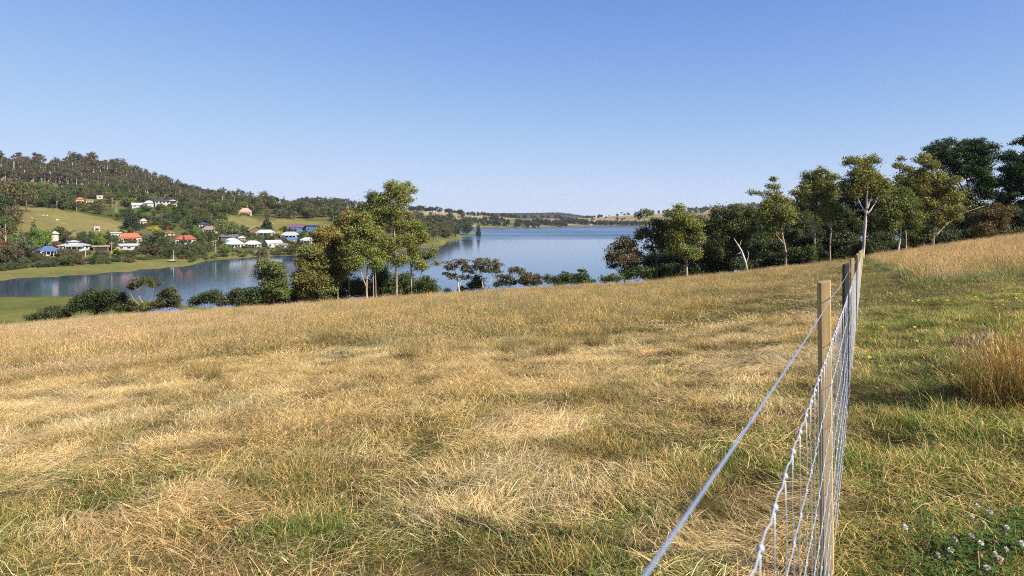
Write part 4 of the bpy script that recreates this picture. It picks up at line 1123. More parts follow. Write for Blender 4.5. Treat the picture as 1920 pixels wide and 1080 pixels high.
o = empty("pylon", (x, D, z)); GALV = plain("galvanised_steel", (.55,.57,.60), rough=.4, metal=.6, var=.06)
for sx in (-1, 1):
    for sy in (-1, 1):
        MB().tube([(sx*1.6, sy*1.6, -1), (sx*.5, sy*.5, h*.62), (sx*.25, sy*.25, h)], .16, 4).build("leg", GALV, o)
mb = MB()
for i in range(8):
    t0, t1 = i/8, (i+1)/8; a, b = 1.6-1.3*t0, 1.6-1.3*t1
    for sy in (-1, 1):
        mb.tube([(-a, sy*a, h*t0), (b, sy*b, h*t1)], .08, 4); mb.tube([(a, sy*a, h*t0), (-b, sy*b, h*t1)], .08, 4)
mb.build("lattice", GALV, o)
for zz, l in ((.68, 3.2), (.8, 2.8), (.92, 2.2)): MB().tube([(-l, 0, h*zz), (0, 0, h*zz+.5), (l, 0, h*zz)], .12, 4).build("crossarm", GALV, o)
tag(o, "lattice steel pylon in front of the forest hill at left", "pylon")
PROTECT.append((23, 29, 303, 328, D))
x, D, z = hit(323.5, 491, 250)
o = empty("sailing_boat", (x, D, z), .1)
L_ = 3.2
hull = [(-L_,0,.75),(-L_*.8,-.8,.7),(0,-1.05,.65),(L_*.7,-.7,.75),(L_,0,.9),(L_*.7,.7,.75),(0,1.05,.65),(-L_*.8,.8,.7),(-L_*.7,0,.1),(L_*.6,0,.05)]
MB().poly(hull, [(0,1,8),(1,2,9,8),(2,3,9),(3,4,9),(4,5,9),(5,6,9),(6,7,8,9),(7,0,8),(0,7,6,5,4,3,2,1)]).build("hull", PAINT['white'], o)
MB().box(-.9, .8, -.5, .5, .66, 1.15).build("cabin", PAINT['white'], o)
MB().tube([(.5,0,.6),(.5,0,6.2)], [.07,.05], 6).build("mast", TRIM, o)
MB().tube([(.5,0,1.5),(-2,0,1.45)], .05, 5).build("boom", TRIM, o)
tag(o, "small white sailing boat drawn up on the grassy bank", "boat")
PROTECT.append((316, 331, 470, 491, D))
WOOL = plain("wool", (.62,.57,.48), var=.1, scale=9)
def sheep(px, py, ang, label):
    x, D, z = hit(px, py, 380)
    o = empty("sheep", (x, D, z), ang)
    mb = MB()
    n0 = 10
    prof = [(-.55,.12,.62),(-.45,.27,.62),(-.1,.33,.60),(.3,.30,.62),(.5,.18,.68),(.62,.12,.82),(.74,.11,.88),(.86,.05,.80)]
    for (xx, r, zz) in prof:
        for j in range(n0):
            a = 2*math.pi*j/n0; mb.v.append((xx, r*math.cos(a)*.85, zz+r*math.sin(a)))
    for i in range(len(prof)-1):
        for j in range(n0):
            mb.f.append((i*n0+j, i*n0+(j+1) % n0, (i+1)*n0+(j+1) % n0, (i+1)*n0+j))
    mb.f.append(tuple(range(n0))); mb.f.append(tuple((len(prof)-1)*n0+j for j in range(n0))[::-1])
    for lx in (-.38, .34):
        for ly in (-.15, .15): mb.tube([(lx, ly, .5), (lx-.03, ly, .28), (lx, ly, 0)], [.09,.05,.045], 5)
    for ly in (-1, 1): mb.tube([(.68, .08*ly, .94), (.64, .2*ly, .92)], [.03,.015], 4)
    mb.build("body", WOOL, o, True)
    o.scale = (1.25, 1.25, 1.25)
    tag(o, label, "sheep", "sheep grazing in the paddock")
for a in ((41, 416.5, .3, "sheep at the left side of the paddock"), (59.5, 410.5, 2.6, "sheep above the dark conifer in the paddock"), (81, 405.8, 0, "left sheep of the pair high in the paddock"),
          (88, 406.2, 3.0, "right sheep of the pair high in the paddock"), (107, 414.5, .8, "sheep in the middle of the paddock"), (292, 404, 0, "sheep on the green lawn below the two storey house")):
    sheep(*a)

# ------------------------------------------------------------------ the far shore: trees
C_ = {'dark green': (.055,.075,.028), 'mid green': (.085,.115,.034), 'bright green': (.125,.19,.035), 'olive': (.115,.115,.045), 'grey green': (.105,.12,.07),
      'brown green': (.115,.095,.05), 'rust brown': (.15,.085,.04), 'yellow': (.42,.36,.04), 'blue green': (.06,.09,.055), 'pale green': (.17,.20,.075), 'near black': (.032,.045,.026), 'red': (.32,.06,.04)}
def tree_at(kind, px, py, top, wpx, colour, label, group=None, dmin=240):
    x, D, z = hit(px, py, dmin)
    h = max(.8, (py-top)*D/F)
    base_w = {'broad': 8.6, 'gum': 6.2, 'conifer': 6.6, 'pine': 7.6, 'cypress': 2.6, 'shrub': 13.0, 'willow': 10.0}[kind]
    w = wpx*D/F/(base_w*h/10.0)
    return put_tree(kind, x, D, z-.1, h, w, tuple(1.15*c for c in C_[colour]), label, group)
for a in (('conifer', 246, 431, 391, 36, 'near black', "big dark spreading conifer on the paddock's right corner"),
          ('broad', 72, 472, 420, 34, 'bright green', "bright green tree behind the blue roofed cottage, left one"),
          ('broad', 88, 468, 424, 26, 'bright green', "bright green tree behind the blue roofed cottage, right one"),
          ('conifer', 63, 460, 409, 24, 'dark green', "dark conical tree behind the bright green pair"),
          ('broad', 110, 452, 419, 28, 'olive', "olive tree at the paddock's lower edge behind the tower house"),
          ('broad', 186, 470, 431, 30, 'bright green', "bright green tree left of the orange roofed house"),
          ('conifer', 203, 460, 427, 16, 'dark green', "narrow dark conifer next to the flat white wing house"),
          ('shrub', 104, 466, 447, 26, 'rust brown', "rust brown rounded tree in front of the tower house"),
          ('conifer', 219, 480, 461, 20, 'yellow', "yellow cone shaped tree below the orange roofed house"),
          ('cypress', 344, 460, 440, 5.5, 'dark green', "tall thin cypress before the dark red roofed house"),
          ('conifer', 501, 435, 400, 26, 'near black', "tall dark conifer between the two village paddocks"),
          ('shrub', 526, 442, 429, 26, 'yellow', "yellow flowering shrub below the blue workshop"),
          ('willow', 412, 448, 409, 34, 'pale green', "left half of the pale green willow clump"),
          ('willow', 436, 450, 413, 32, 'pale green', "right half of the pale green willow clump"),
          ('shrub', 544, 477, 453, 30, 'dark green', "large dark bush on the bank before the village row"),
          ('shrub', 488, 487, 462, 16, 'brown green', "upright brown green bush on the bank, left of a pair"),
          ('shrub', 497, 487, 463, 14, 'brown green', "upright brown green bush on the bank, right of a pair"),
          ('broad', 300, 480, 430, 44, 'dark green', "large dark garden tree in front of the left village slope"),
          ('broad', 282, 472, 433, 34, 'grey green', "grey green garden tree right of the orange roofed house"),
          ('shrub', 288, 433, 419, 22, 'yellow', "yellow shrub in the terraced garden"),
          ('shrub', 316, 429, 419, 12, 'red', "red flowering shrub in the terraced garden"),
          ('shrub', 239, 490, 480, 14, 'red', "red flowering shrub near the bank"),
          ('broad', 272, 397, 382, 32, 'mid green', "rounded green tree on the lawn below the grey garage"),
          ('pine', 173, 316, 285, 22, 'brown green', "broad dark tree standing highest on the forest skyline"),
          ('conifer', 232, 322, 295, 24, 'brown green', "pointed tree on the falling forest skyline"),
          ('conifer', 897, 442, 413, 11, 'near black', "lone pointed conifer at the tip of the spit"),
          ('broad', 878, 440, 411, 24, 'brown green', "round brown green tree on the spit beside the lone conifer"),
          ('pine', 2, 322, 284, 22, 'dark green', "dark tree at the left end of the skyline")):
    tree_at(*a)
# big dark trees along the left edge
for a in (('broad', 12, 400, 318, 56, 'brown green', "tall brown green tree at the left edge, uppermost"), ('willow', 48, 398, 345, 48, 'olive', "drooping olive tree above the paddock's left corner"),
          ('broad', 2, 420, 352, 50, 'dark green', "dark tree at the left edge below the uppermost one"), ('broad', 24, 440, 378, 40, 'brown green', "brown green tree on the paddock's left border"),
          ('broad', 8, 462, 396, 48, 'mid green', "mid green tree at the left edge beside the paddock"), ('gum', 10, 496, 412, 54, 'rust brown', "rusty gum with pale limbs at the left edge"),
          ('broad', 44, 490, 440, 52, 'grey green', "large grey green tree left of the blue roofed cottage"), ('broad', 20, 500, 448, 40, 'brown green', "brown green tree by the marsh at the left edge"),
          ('conifer', 40, 452, 426, 14, 'grey green', "small grey conifer left of the bright green pair"), ('gum', 131, 462, 428, 22, 'brown green', "thin bare looking tree right of the tower house")):
    tree_at(*a, dmin=270)

trng = random.Random(77)
def pick(d): 
    ks = list(d); return trng.choices(ks, [d[k] for k in ks])[0]
KIND_WORD = {'broad': 'rounded tree', 'gum': 'gum tree', 'conifer': 'conifer', 'pine': 'pine', 'cypress': 'cypress', 'shrub': 'shrub', 'willow': 'willow'}
QUEUE = []
def cluster(n, poly, kinds, colours, hpx, where, group, avoid=(), dmin=240, wr=(.8, 1.25)):
    """trees whose feet stand inside a photo polygon on the real slope"""
    xs = [p[0] for p in poly]; ys = [p[1] for p in poly]
    got = tries = 0
    while got < n and tries < n*40:
        tries += 1
        px, py = trng.uniform(min(xs), max(xs)), trng.uniform(min(ys), max(ys))
        if not bool(in_poly(np.array([px]), np.array([py]), poly)[0]): continue
        if any(bool(in_poly(np.array([px]), np.array([py+1]), q)[0]) for q in avoid): continue
        kind = pick(kinds); col = pick(colours)
        h = 1.12*trng.uniform(*hpx)*(.42 if kind == 'shrub' else 1)*(1.15 if kind in ('gum', 'conifer') else 1)
        wd = h*trng.uniform(*wr)*{'broad': .95, 'gum': .66, 'conifer': .6, 'pine': .75, 'cypress': .22, 'shrub': 1.7, 'willow': 1.0}[kind]
        x, D, z = hit(px, py, dmin)
        if any(D < q[4]+4 and px+wd/2 > q[0] and px-wd/2 < q[1] and py-h < q[3]-.5 and py > q[2] for q in PROTECT): continue
        if any(abs(D-q[4]) < 9 and q[0] < px < q[1] for q in PROTECT): continue
        QUEUE.append(dict(kind=kind, px=px, py=py, top=py-h, wd=wd, col=col, where=where, group=group, dmin=dmin, x=x, D=D, z=z))
        got += 1
mixed = {'dark green': 4, 'mid green': 3, 'olive': 2, 'grey green': 1.2, 'brown green': 1.6, 'bright green': .5, 'blue green': .6}
cluster(120, [(28,366),(60,362),(110,368),(190,368),(190,402),(170,404),(142,397),(90,390),(34,388)], {'broad': 5, 'gum': 1, 'conifer': 1, 'shrub': 1}, mixed, (16, 27), "in the belt along the paddock's upper edge", "tree belt above the paddock", [PADDOCK], dmin=420)
cluster(50, [(110,362),(200,358),(290,362),(290,374),(200,372),(130,368)], {'broad': 3, 'conifer': 2, 'gum': 1}, mixed, (12, 20), "below the green upper field", "trees below the upper field", dmin=480)
cluster(130, [(190,368),(290,372),(345,378),(345,432),(262,432),(228,415),(200,406)], {'broad': 4, 'shrub': 3, 'conifer': .7, 'gum': .6}, {**mixed, 'yellow': .25, 'rust brown': .6}, (10, 19), "on the garden slope below the two storey house", "garden slope trees", [PADDOCK, LAWN1], dmin=400)
cluster(80, [(24,450),(60,448),(135,447),(214,438),(262,436),(262,462),(150,470),(30,478)], {'broad': 4, 'shrub': 3}, mixed, (11, 18), "between the houses at the paddock's foot", "trees at the paddock's foot", [PADDOCK], dmin=300)
cluster(190, [(115,474),(262,462),(345,462),(345,486),(230,493),(110,500)], {'shrub': 5, 'broad': 2}, {**mixed, 'rust brown': .6}, (14, 24), "on the bank below the orange roofed house", "bank trees at left", dmin=300)
cluster(70, [(0,484),(105,480),(108,500),(0,509)], {'shrub': 1}, {'dark green': 3, 'brown green': 1.5, 'grey green': 1}, (20, 34), "in the hedge behind the marsh at left", "hedge behind the marsh", dmin=290)
cluster(190, [(345,402),(420,404),(430,432),(462,440),(462,462),(420,478),(345,488)], {'broad': 4, 'shrub': 3, 'conifer': .5, 'gum': .5}, {**mixed, 'rust brown': .4}, (11, 20), "among the gardens left in the village", "village garden trees at left", dmin=360)
cluster(200, [(462,428),(620,434),(640,462),(560,474),(470,470),(445,470)], {'broad': 3, 'shrub': 4}, mixed, (8, 15), "among the gardens right in the village", "village garden trees at right", [PAD2, PAD3], dmin=420)
cluster(70, [(345,478),(420,473),(560,470),(560,477),(420,483),(345,494)], {'shrub': 1}, mixed, (11, 19), "along the water's edge below the village", "shore shrubs below the village", dmin=340)
cluster(150, [(330,384),(420,382),(520,390),(640,398),(640,414),(520,410),(440,404),(345,402)], {'broad': 5, 'conifer': .8, 'gum': 1.2, 'pine': .6}, {**mixed, 'brown green': 3}, (14, 24), "in the wooded belt above the village", "wooded belt above the village", [PAD2, PAD3], dmin=560)
cluster(58, [(320,376),(345,378),(420,380),(500,386),(500,392),(420,386),(330,386)], {'gum': 3, 'conifer': 1.2, 'pine': 1}, {'brown green': 3, 'olive': 2, 'dark green': 2}, (16, 27), "rising tall on the ridge behind the village", "tall ridge trees behind the village", dmin=620, wr=(.55, .8))
cluster(95, [(640,400),(700,405),(780,424),(800,440),(700,440),(620,430)], {'broad': 4, 'gum': 1}, mixed, (14, 24), "on the shore slope behind the central stand", "shore slope behind the central stand", dmin=480)
cluster(110, [(776,418),(830,420),(880,428),(884,440),(842,447),(800,458),(776,462)], {'broad': 4, 'pine': 1, 'gum': 1}, {'dark green': 3, 'brown green': 2.5, 'olive': 1.5, 'blue green': 1}, (15, 25), "in the shore wood left of the spit", "shore wood left of the spit", dmin=540)

LAND += [(246,412,"the big dark conifer"),(88,440,"the bright green pair"),(219,470,"the yellow cone tree"),(501,418,"the tall dark conifer"),(424,430,"the willow clump"),(324,480,"the sailing boat"),(897,428,"the lone spit conifer"),
         (544,466,"the large dark bank bush"),(300,456,"the large dark garden tree"),(173,300,"the highest skyline tree"),(288,426,"the yellow garden shrub"),(60,395,"the drooping olive tree"),(26,316,"the pylon"),(526,436,"the yellow flowering shrub"),(740,440,"the central stand"),(805,446,"the wispy reaching gum"),(842,436,"the inner shore point"),(874,428,"the round spit tree"),(650,425,"the golden topped gum"),(10,478,"the rusty left gum"),(44,470,"the large grey green tree"),(98,494,"the marsh corner"),(60,492,"the marsh hedge middle"),(20,494,"the marsh hedge end"),(780,430,"the thin central gum"),
         (404,460,"the tallest village pole"),(130,420,"the paddock"),(460,416,"the left village paddock"),(560,422,"the right village paddock"),(340,400,"the ridge end")]
for px0, px1, pb, hp, dm in HOUSES:
    for k in range(4):
        px = px0+(px1-px0)*(k+trng.uniform(.1, .9))/4; py = pb+trng.uniform(.8, 2.6); h = hp*trng.uniform(.5, 1.0)+1.8; col = pick(mixed)
        x, D, z = hit(px, py, dm)
        QUEUE.append(dict(kind='shrub', px=px, py=py, top=py-h, wd=h*trng.uniform(1.0, 1.7), col=col, where="", group="garden shrubs by the houses", dmin=dm, x=x, D=D, z=z))
QUEUE.sort(key=lambda q: -(q['py']-q['top'])*q['wd'])
LIMIT = {'broad': 262, 'shrub': 205}
count = {}; rest = []; keep = []
for q in QUEUE:
    count[q['kind']] = count.get(q['kind'], 0)+1
    (keep if count[q['kind']] <= LIMIT.get(q['kind'], 300) else rest).append(q)
labels = {}
for q in keep:
    cy = .5*(q['py']+q['top'])
    lx, ly, lw = min(LAND, key=lambda l: math.hypot(l[0]-q['px'], (l[1]-cy)*1.4))
    dx, dy = q['px']-lx, cy-ly
    far = math.hypot(dx, dy) > 34
    word = ("far " if far and abs(dx) > abs(dy) else "well " if far else "")+(("right of" if dx > 0 else "left of") if abs(dx) > 1.2*abs(dy) else ("below" if dy > 0 else "above"))
    size = "small " if (q['py']-q['top'])*q['wd'] < 110 else "large " if (q['py']-q['top'])*q['wd'] > 420 else ""
    q['label'] = f"{size}{q['col']} {KIND_WORD[q['kind']]} {word} {lw}"
    labels.setdefault(q['label'], []).append(q)
for lab, qs in labels.items():
    if len(qs) in (2, 3):
        qs.sort(key=lambda q: q['px'])
        for q, w_ in zip(qs, ("left one", "right one") if len(qs) == 2 else ("leftmost of three", "middle of three", "rightmost of three")): q['label'] = lab+", "+w_
    elif len(qs) > 3:
        qs.sort(key=lambda q: q['px'])
        for q, w_ in zip(qs, ["leftmost"]+[f"{k} from left" for k in ("second", "third", "fourth", "fifth", "sixth", "seventh", "eighth", "ninth", "tenth", "eleventh", "twelfth")]): q['label'] = lab+", "+w_
for q in keep:
    tree_at(q['kind'], q['px'], q['py'], q['top'], q['wd'], q['col'], q['label'], q['group'], q['dmin'])

# ------------------------------------------------------------------ far woods: masses that nobody could count
FB = bark_material("forest_bark", (.28,.24,.20), (.60,.54,.48), .5)
wood = [joined_proto('gum', 900+i*7, FB) for i in range(5)]+[joined_proto('broad', 950+i*7) for i in range(2)]
def far_wood(name, label, pts, hs, tints, broad=.15):
    n = len(pts); var = np.where(R.random(n) < broad, R.integers(5, 7, n), R.integers(0, 5, n))
    h = np.asarray(hs)/10.0
    rot = np.zeros((n, 3)); rot[:, 2] = R.random(n)*6.28
    scl = np.stack([h*R.uniform(.85, 1.25, n), h*R.uniform(.85, 1.25, n), h], 1)
    return scatter(name, pts, rot, scl, var, wood, label, "wood", tints)
def wood_points(n, poly_px, dr, avoid=()):
    px = R.uniform(min(poly_px), max(poly_px), n*3); D = np.exp(R.uniform(math.log(dr[0]), math.log(dr[1]), n*3))
    X = (px-CX)/F*D; Z = T(X, D); py = HY-F*(Z-CZ)/D
    ok = np.ones(len(px), bool)
    for q in avoid: ok &= ~in_poly(px, py, q)
    i = np.nonzero(ok)[0][:n]
    return np.stack([X[i], D[i], Z[i]-.2], 1), px[i], py[i]
def tintv(n, a, b): 
    t = R.random(n)[:, None]; return (np.array(a)*(1-t)+np.array(b)*t)*(.85+.3*R.random(n)[:, None])
if rest:
    fill = [joined_proto('broad', 400+i*9) for i in range(3)]+[joined_proto('shrub', 430+i*9) for i in range(3)]
    BW = {'broad': 8.6, 'shrub': 13.0}
    hh = np.array([max(.8, (q['py']-q['top'])*q['D']/F)/10 for q in rest]); ww = np.array([q['wd']*q['D']/F/BW[q['kind']] for q in rest])
    scatter("background_shrubbery", [(q['x'], q['D'], q['z']-.1) for q in rest], np.stack([0*hh, 0*hh, R.random(len(rest))*6.28], 1), np.stack([ww, ww, hh], 1),
            [R.integers(0, 3)+(3 if q['kind'] == 'shrub' else 0) for q in rest], fill, "small trees and shrubs filling the gaps between the village gardens", "shrubbery", [tuple(1.15*c for c in C_[q['col']]) for q in rest])
p, px, py = wood_points(1500, (-60, 352), (745, 1040), [UPFIELD, TRACK, CLEAR, CLEAR2])
far_wood("forest", "brown gum forest with pale trunks covering the hill at left", p, np.where(R.random(len(p)) < .12, R.uniform(14, 21, len(p)), R.uniform(6, 14, len(p))), tintv(len(p), (.105,.088,.062), (.125,.125,.068)))
p, px, py = wood_points(260, (440, 668), (1250, 1560))
k = fbm(px*.03, py*.2, 5) > .36
p2, _, _ = wood_points(120, (330, 480), (880, 1000))
p = np.concatenate([p[k], p2])
far_wood("ridge_wood", "scattered grey wood along the ridge beyond the village", p, R.uniform(12, 19, len(p)), tintv(len(p), (.075,.075,.05), (.10,.095,.06)), .3)
L_ = []
for a, b, d0, d1, n in ((768, 800, 1860, 1940, 44), (800, 870, 1880, 1960, 46), (870, 935, 2080, 2160, 26), (940, 968, 2250, 2330, 40), (880, 1010, 1700, 1760, 70), (905, 945, 1800, 1900, 30), (968, 1012, 1780, 1830, 30),
        (1000, 1062, 1860, 1990, 90), (1050, 1100, 2050, 2300, 90), (1070, 1200, 2055, 2130, 170), (1100, 1330, 2740, 2830, 60), (1110, 1200, 2300, 2700, 14), (1200, 1340, 2060, 2150, 110), (1290, 1500, 2600, 2840, 240), (960, 1060, 2350, 2600, 30)):
    p, _, _ = wood_points(n, (a, b), (d0, d1)); L_.append(p)
p = np.concatenate(L_)
far_wood("distant_woods", "dark tree lines on the hills and shore across the bay", p, R.uniform(9, 17, len(p)), tintv(len(p), (.05,.062,.035), (.075,.08,.045)), .75)
p, _, _ = wood_points(900, (895, 1108), (5500, 6250))
far_wood("blue_ridge_wood", "blue wooded ridge on the far horizon", p, R.uniform(16, 24, len(p)), tintv(len(p), (.05,.06,.035), (.06,.066,.04)), .8).scale = (1, 1, 1)

# ------------------------------------------------------------------ air
hz = MB().box(-9400, 9400, -600, 9400, -5, 190).build("haze", None)
m, nt, out = new_mat("haze")
pv = N(nt, "ShaderNodeVolumePrincipled")
pv.inputs["Color"].default_value = (.78, .87, 1.0, 1)
pv.inputs["Density"].default_value = 4.0e-5
pv.inputs["Anisotropy"].default_value = 0.15
nt.links.new(pv.outputs[0], out.inputs["Volume"])
hz.data.materials.append(m)
tag(hz, "thin blue haze lying over the bay and hills", "haze", kind="stuff")
# ------------------------------------------------------------------ the wire fence
FS, FX_POST, FX_WIRE = 0.516, -0.158, -0.137           # line of the fence: X = offset + slope * Y
def pine_material(name, c0, c1):
    m, nt, out = new_mat(name); b = N(nt, "ShaderNodeBsdfPrincipled")
    tc = N(nt, "ShaderNodeTexCoord").outputs["Object"]
    mp = N(nt, "ShaderNodeMapping"); mp.inputs["Scale"].default_value = (1, 1, 0.06); nt.links.new(tc, mp.inputs[0])
    g1 = noise(nt, mp.outputs[0], 60, 5, .6, .8); g2 = noise(nt, tc, 5, 4, .6)
    c = mixc(nt, .35, ramp(nt, g1, [(.3, c0), (.7, c1)]), ramp(nt, g2, [(.3, tuple(.6*x for x in c0)), (.7, c1)]))
    nt.links.new(c, b.inputs["Base Color"]); b.inputs["Roughness"].default_value = .75
    bp = N(nt, "ShaderNodeBump"); bp.inputs["Strength"].default_value = .25; bp.inputs["Distance"].default_value = .003
    nt.links.new(g1, bp.inputs["Height"]); nt.links.new(bp.outputs[0], b.inputs["Normal"])
    nt.links.new(b.outputs[0], out.inputs[0]); return m
POST_WOOD = pine_material("treated_pine", (.30,.20,.07), (.58,.43,.19))
POST_BLACK = pine_material("tarred_timber", (.018,.018,.02), (.045,.043,.045))
WIRE = plain("galvanised_wire", (.46,.49,.54), rough=.45, metal=.25, var=.06, scale=40, spec=.5)
WIRE_SKY_TINT = plain("plain_top_wire", (.36,.44,.56), rough=.4, metal=.6, var=.08, scale=30, spec=.5)  # blue of the reflected sky is put into the base colour

def fence_pt(Y, h, off=FX_WIRE):
    x = off+FS*Y
    return Vector((x, Y, gz_s(Y)+h))
# a smooth ground line for the wires: they run straight from post to post
_fy = np.arange(-2.9, 76, 2.9); _fz = near_z(FX_POST+FS*_fy, _fy, False)
_fz = np.convolve(np.pad(_fz, 1, mode='edge'), [.25,.5,.25], 'valid')
def gz_s(Y): return float(np.interp(Y, _fy, _fz))
fb = Vector((FX_POST+FS*2.9, 2.9, gz_s(2.9)))
fence = empty("wire_fence", fb)
tag(fence, "post and wire stock fence running from the camera over the brow", "fence")
def post_mesh(mat, w, h):
    """sawn timber with eased edges and a slightly sloping top"""
    c = w*.12; a = w/2
    ring = [(-a+c,-a),(a-c,-a),(a,-a+c),(a,a-c),(a-c,a),(-a+c,a),(-a,a-c),(-a,-a+c)]
    mb = MB(); n = 8
    for k, (z, s) in enumerate(((-.4,1),(0,1),(h*.35,1.0),(h*.7,.99),(h-.006,.985),(h,.9))):
        mb.v += [(x*s, y*s, z+(.006*x/a if k > 3 else 0)) for x, y in ring]
    for k in range(5):
        for i in range(n): mb.f.append((k*n+i, k*n+(i+1) % n, (k+1)*n+(i+1) % n, (k+1)*n+i))
    mb.f.append(tuple(5*n+i for i in range(n)))
    return mb.mesh("post", mat)
pw, pk = post_mesh(POST_WOOD, .046, 1.25), post_mesh(POST_BLACK, .046, 1.25)
stm = MB().tube([(-.012,0,0),(-.012,-.006,0),(0,-.011,0),(.012,-.006,0),(.012,0,0)], .0018, 5).mesh("staple", WIRE)
for k in range(1, 25):
    Y = 2.9*k
    black = k in (2, 4, 7)
    p = add_mesh("post", pk if black else pw, fence, Vector((FX_POST+FS*Y, Y, gz_s(Y)))-fb)
    p.rotation_euler = (rnd.uniform(-.012, .012), rnd.uniform(-.012, .012) - (.008 if k == 1 else 0), -.12+rnd.uniform(-.05, .05))
    p.scale = (1, 1, 1+(0 if k < 2 else rnd.uniform(-.02, .03)))
    if black: p["label"] = "black tarred post"
    if k <= 6:
        for hh in (1.195, .99, .62, .3):
            s_ = add_mesh("staple", stm, p, (.027, -.004, hh)); s_.rotation_euler = (0, 1.57, 1.57)
# top wire
ys = np.concatenate([np.arange(-.6, 12, .25), np.arange(12, 73, 1.0)])
def sag(Y): t = (Y/2.9) % 1.0; return -.02*4*t*(1-t)*0.6
MB().tube([fence_pt(y, 1.185+sag(y))-fb for y in ys], .0016, 6).build("top_wire", WIRE_SKY_TINT, fence, True)
# netting: eight line wires, stays every 0.144 m of forward distance
LINES = [.035, .14, .25, .37, .50, .65, .82, 1.0]
SY = .144; Y0 = .458
kn_y = np.arange(Y0-.144*7, 72, SY)
def line_h(i, Y): return LINES[i]+sag(Y)*.7
def wob(Y, i): return .002*math.sin(Y*3.1+i*1.7)+.0012*math.sin(Y*7.7+i)
for i, h in enumerate(LINES):
    pts = []
    for j, y in enumerate(kn_y[:-1]):
        fine = y < 14
        steps = ((0, 0), (.3, .0035), (.7, -.0035)) if fine else ((0, 0),)
        if not fine and j % 4: continue
        for t, dz in steps:
            yy = y+t*SY
            v = fence_pt(yy, line_h(i, yy)+dz*(1 if i < 7 else 1.6)); v.x += wob(yy, i)*.6
            pts.append(v-fb)
    MB().tube(pts, .0014 if i in (0, 7) else .0011, 6 if i > 4 else 5).build("line_wire", WIRE, fence, True)
far_stays, far_knots = MB(), MB()
knot = MB().lathe([(.0012,-.0085),(.0042,-.007),(.0052,-.0035),(.0040,-.0005),(.0052,.003),(.0042,.007),(.0012,.0085)], k=9).mesh("knot", WIRE, True)
knot_top = MB().lathe([(.0015,-.007),(.0050,-.0055),(.0066,-.001),(.0060,.003),(.0035,.006),(.0008,.0072)], k=10).mesh("knot", WIRE, True)
nk = 0
for j, y in enumerate(kn_y):
    P_ = []
    for i in range(8):
        v = fence_pt(y, line_h(i, y)); v.x += wob(y, i)*.6
        P_.append(v)
    pts = []
    for a, b in zip(P_, P_[1:]):
        bow = Vector((.002*math.sin(j*2.3+a.z*9), .003*math.cos(j*1.7+a.z*5), 0))
        pts += [a, a.lerp(b, .5)+bow]
    pts.append(P_[-1])
    if y < 7.5:
        MB().tube([p-fb for p in pts], .00105, 5).build("stay_wire", WIRE, fence, True)
    else:
        far_stays.tube([p-fb for p in P_[::(1 if y < 20 else 7)]], .00135 if y < 20 else .0016, 4, cap=False)
    if .3 < y < 5.2:
        for i in range(8):
            if nk >= 290 and i != 7: continue
            q = add_mesh("knot", knot_top if i == 7 else knot, fence, P_[i]-fb); nk += 1
            q.rotation_euler = (rnd.uniform(-.3, .3), rnd.uniform(-.3, .3), rnd.uniform(0, 3))
            q.scale = (.82, .82, .85) if i == 7 else (.72, .72, .75)
    elif y < 26 and y > .3:
        for i in range(8):
            c = P_[i]-fb; s = .005
            far_knots.poly([c+Vector((0,0,-s*1.4)), c+Vector((s,0,0)), c+Vector((0,s,0)), c+Vector((-s,0,0)), c+Vector((0,-s,0)), c+Vector((0,0,s*1.4))],
                           [(0,2,1),(0,3,2),(0,4,3),(0,1,4),(5,1,2),(5,2,3),(5,3,4),(5,4,1)])
tag(far_stays.build("far_stay_wires", WIRE, fence), kind="stuff")
tag(far_knots.build("far_knots", WIRE, fence), kind="stuff")

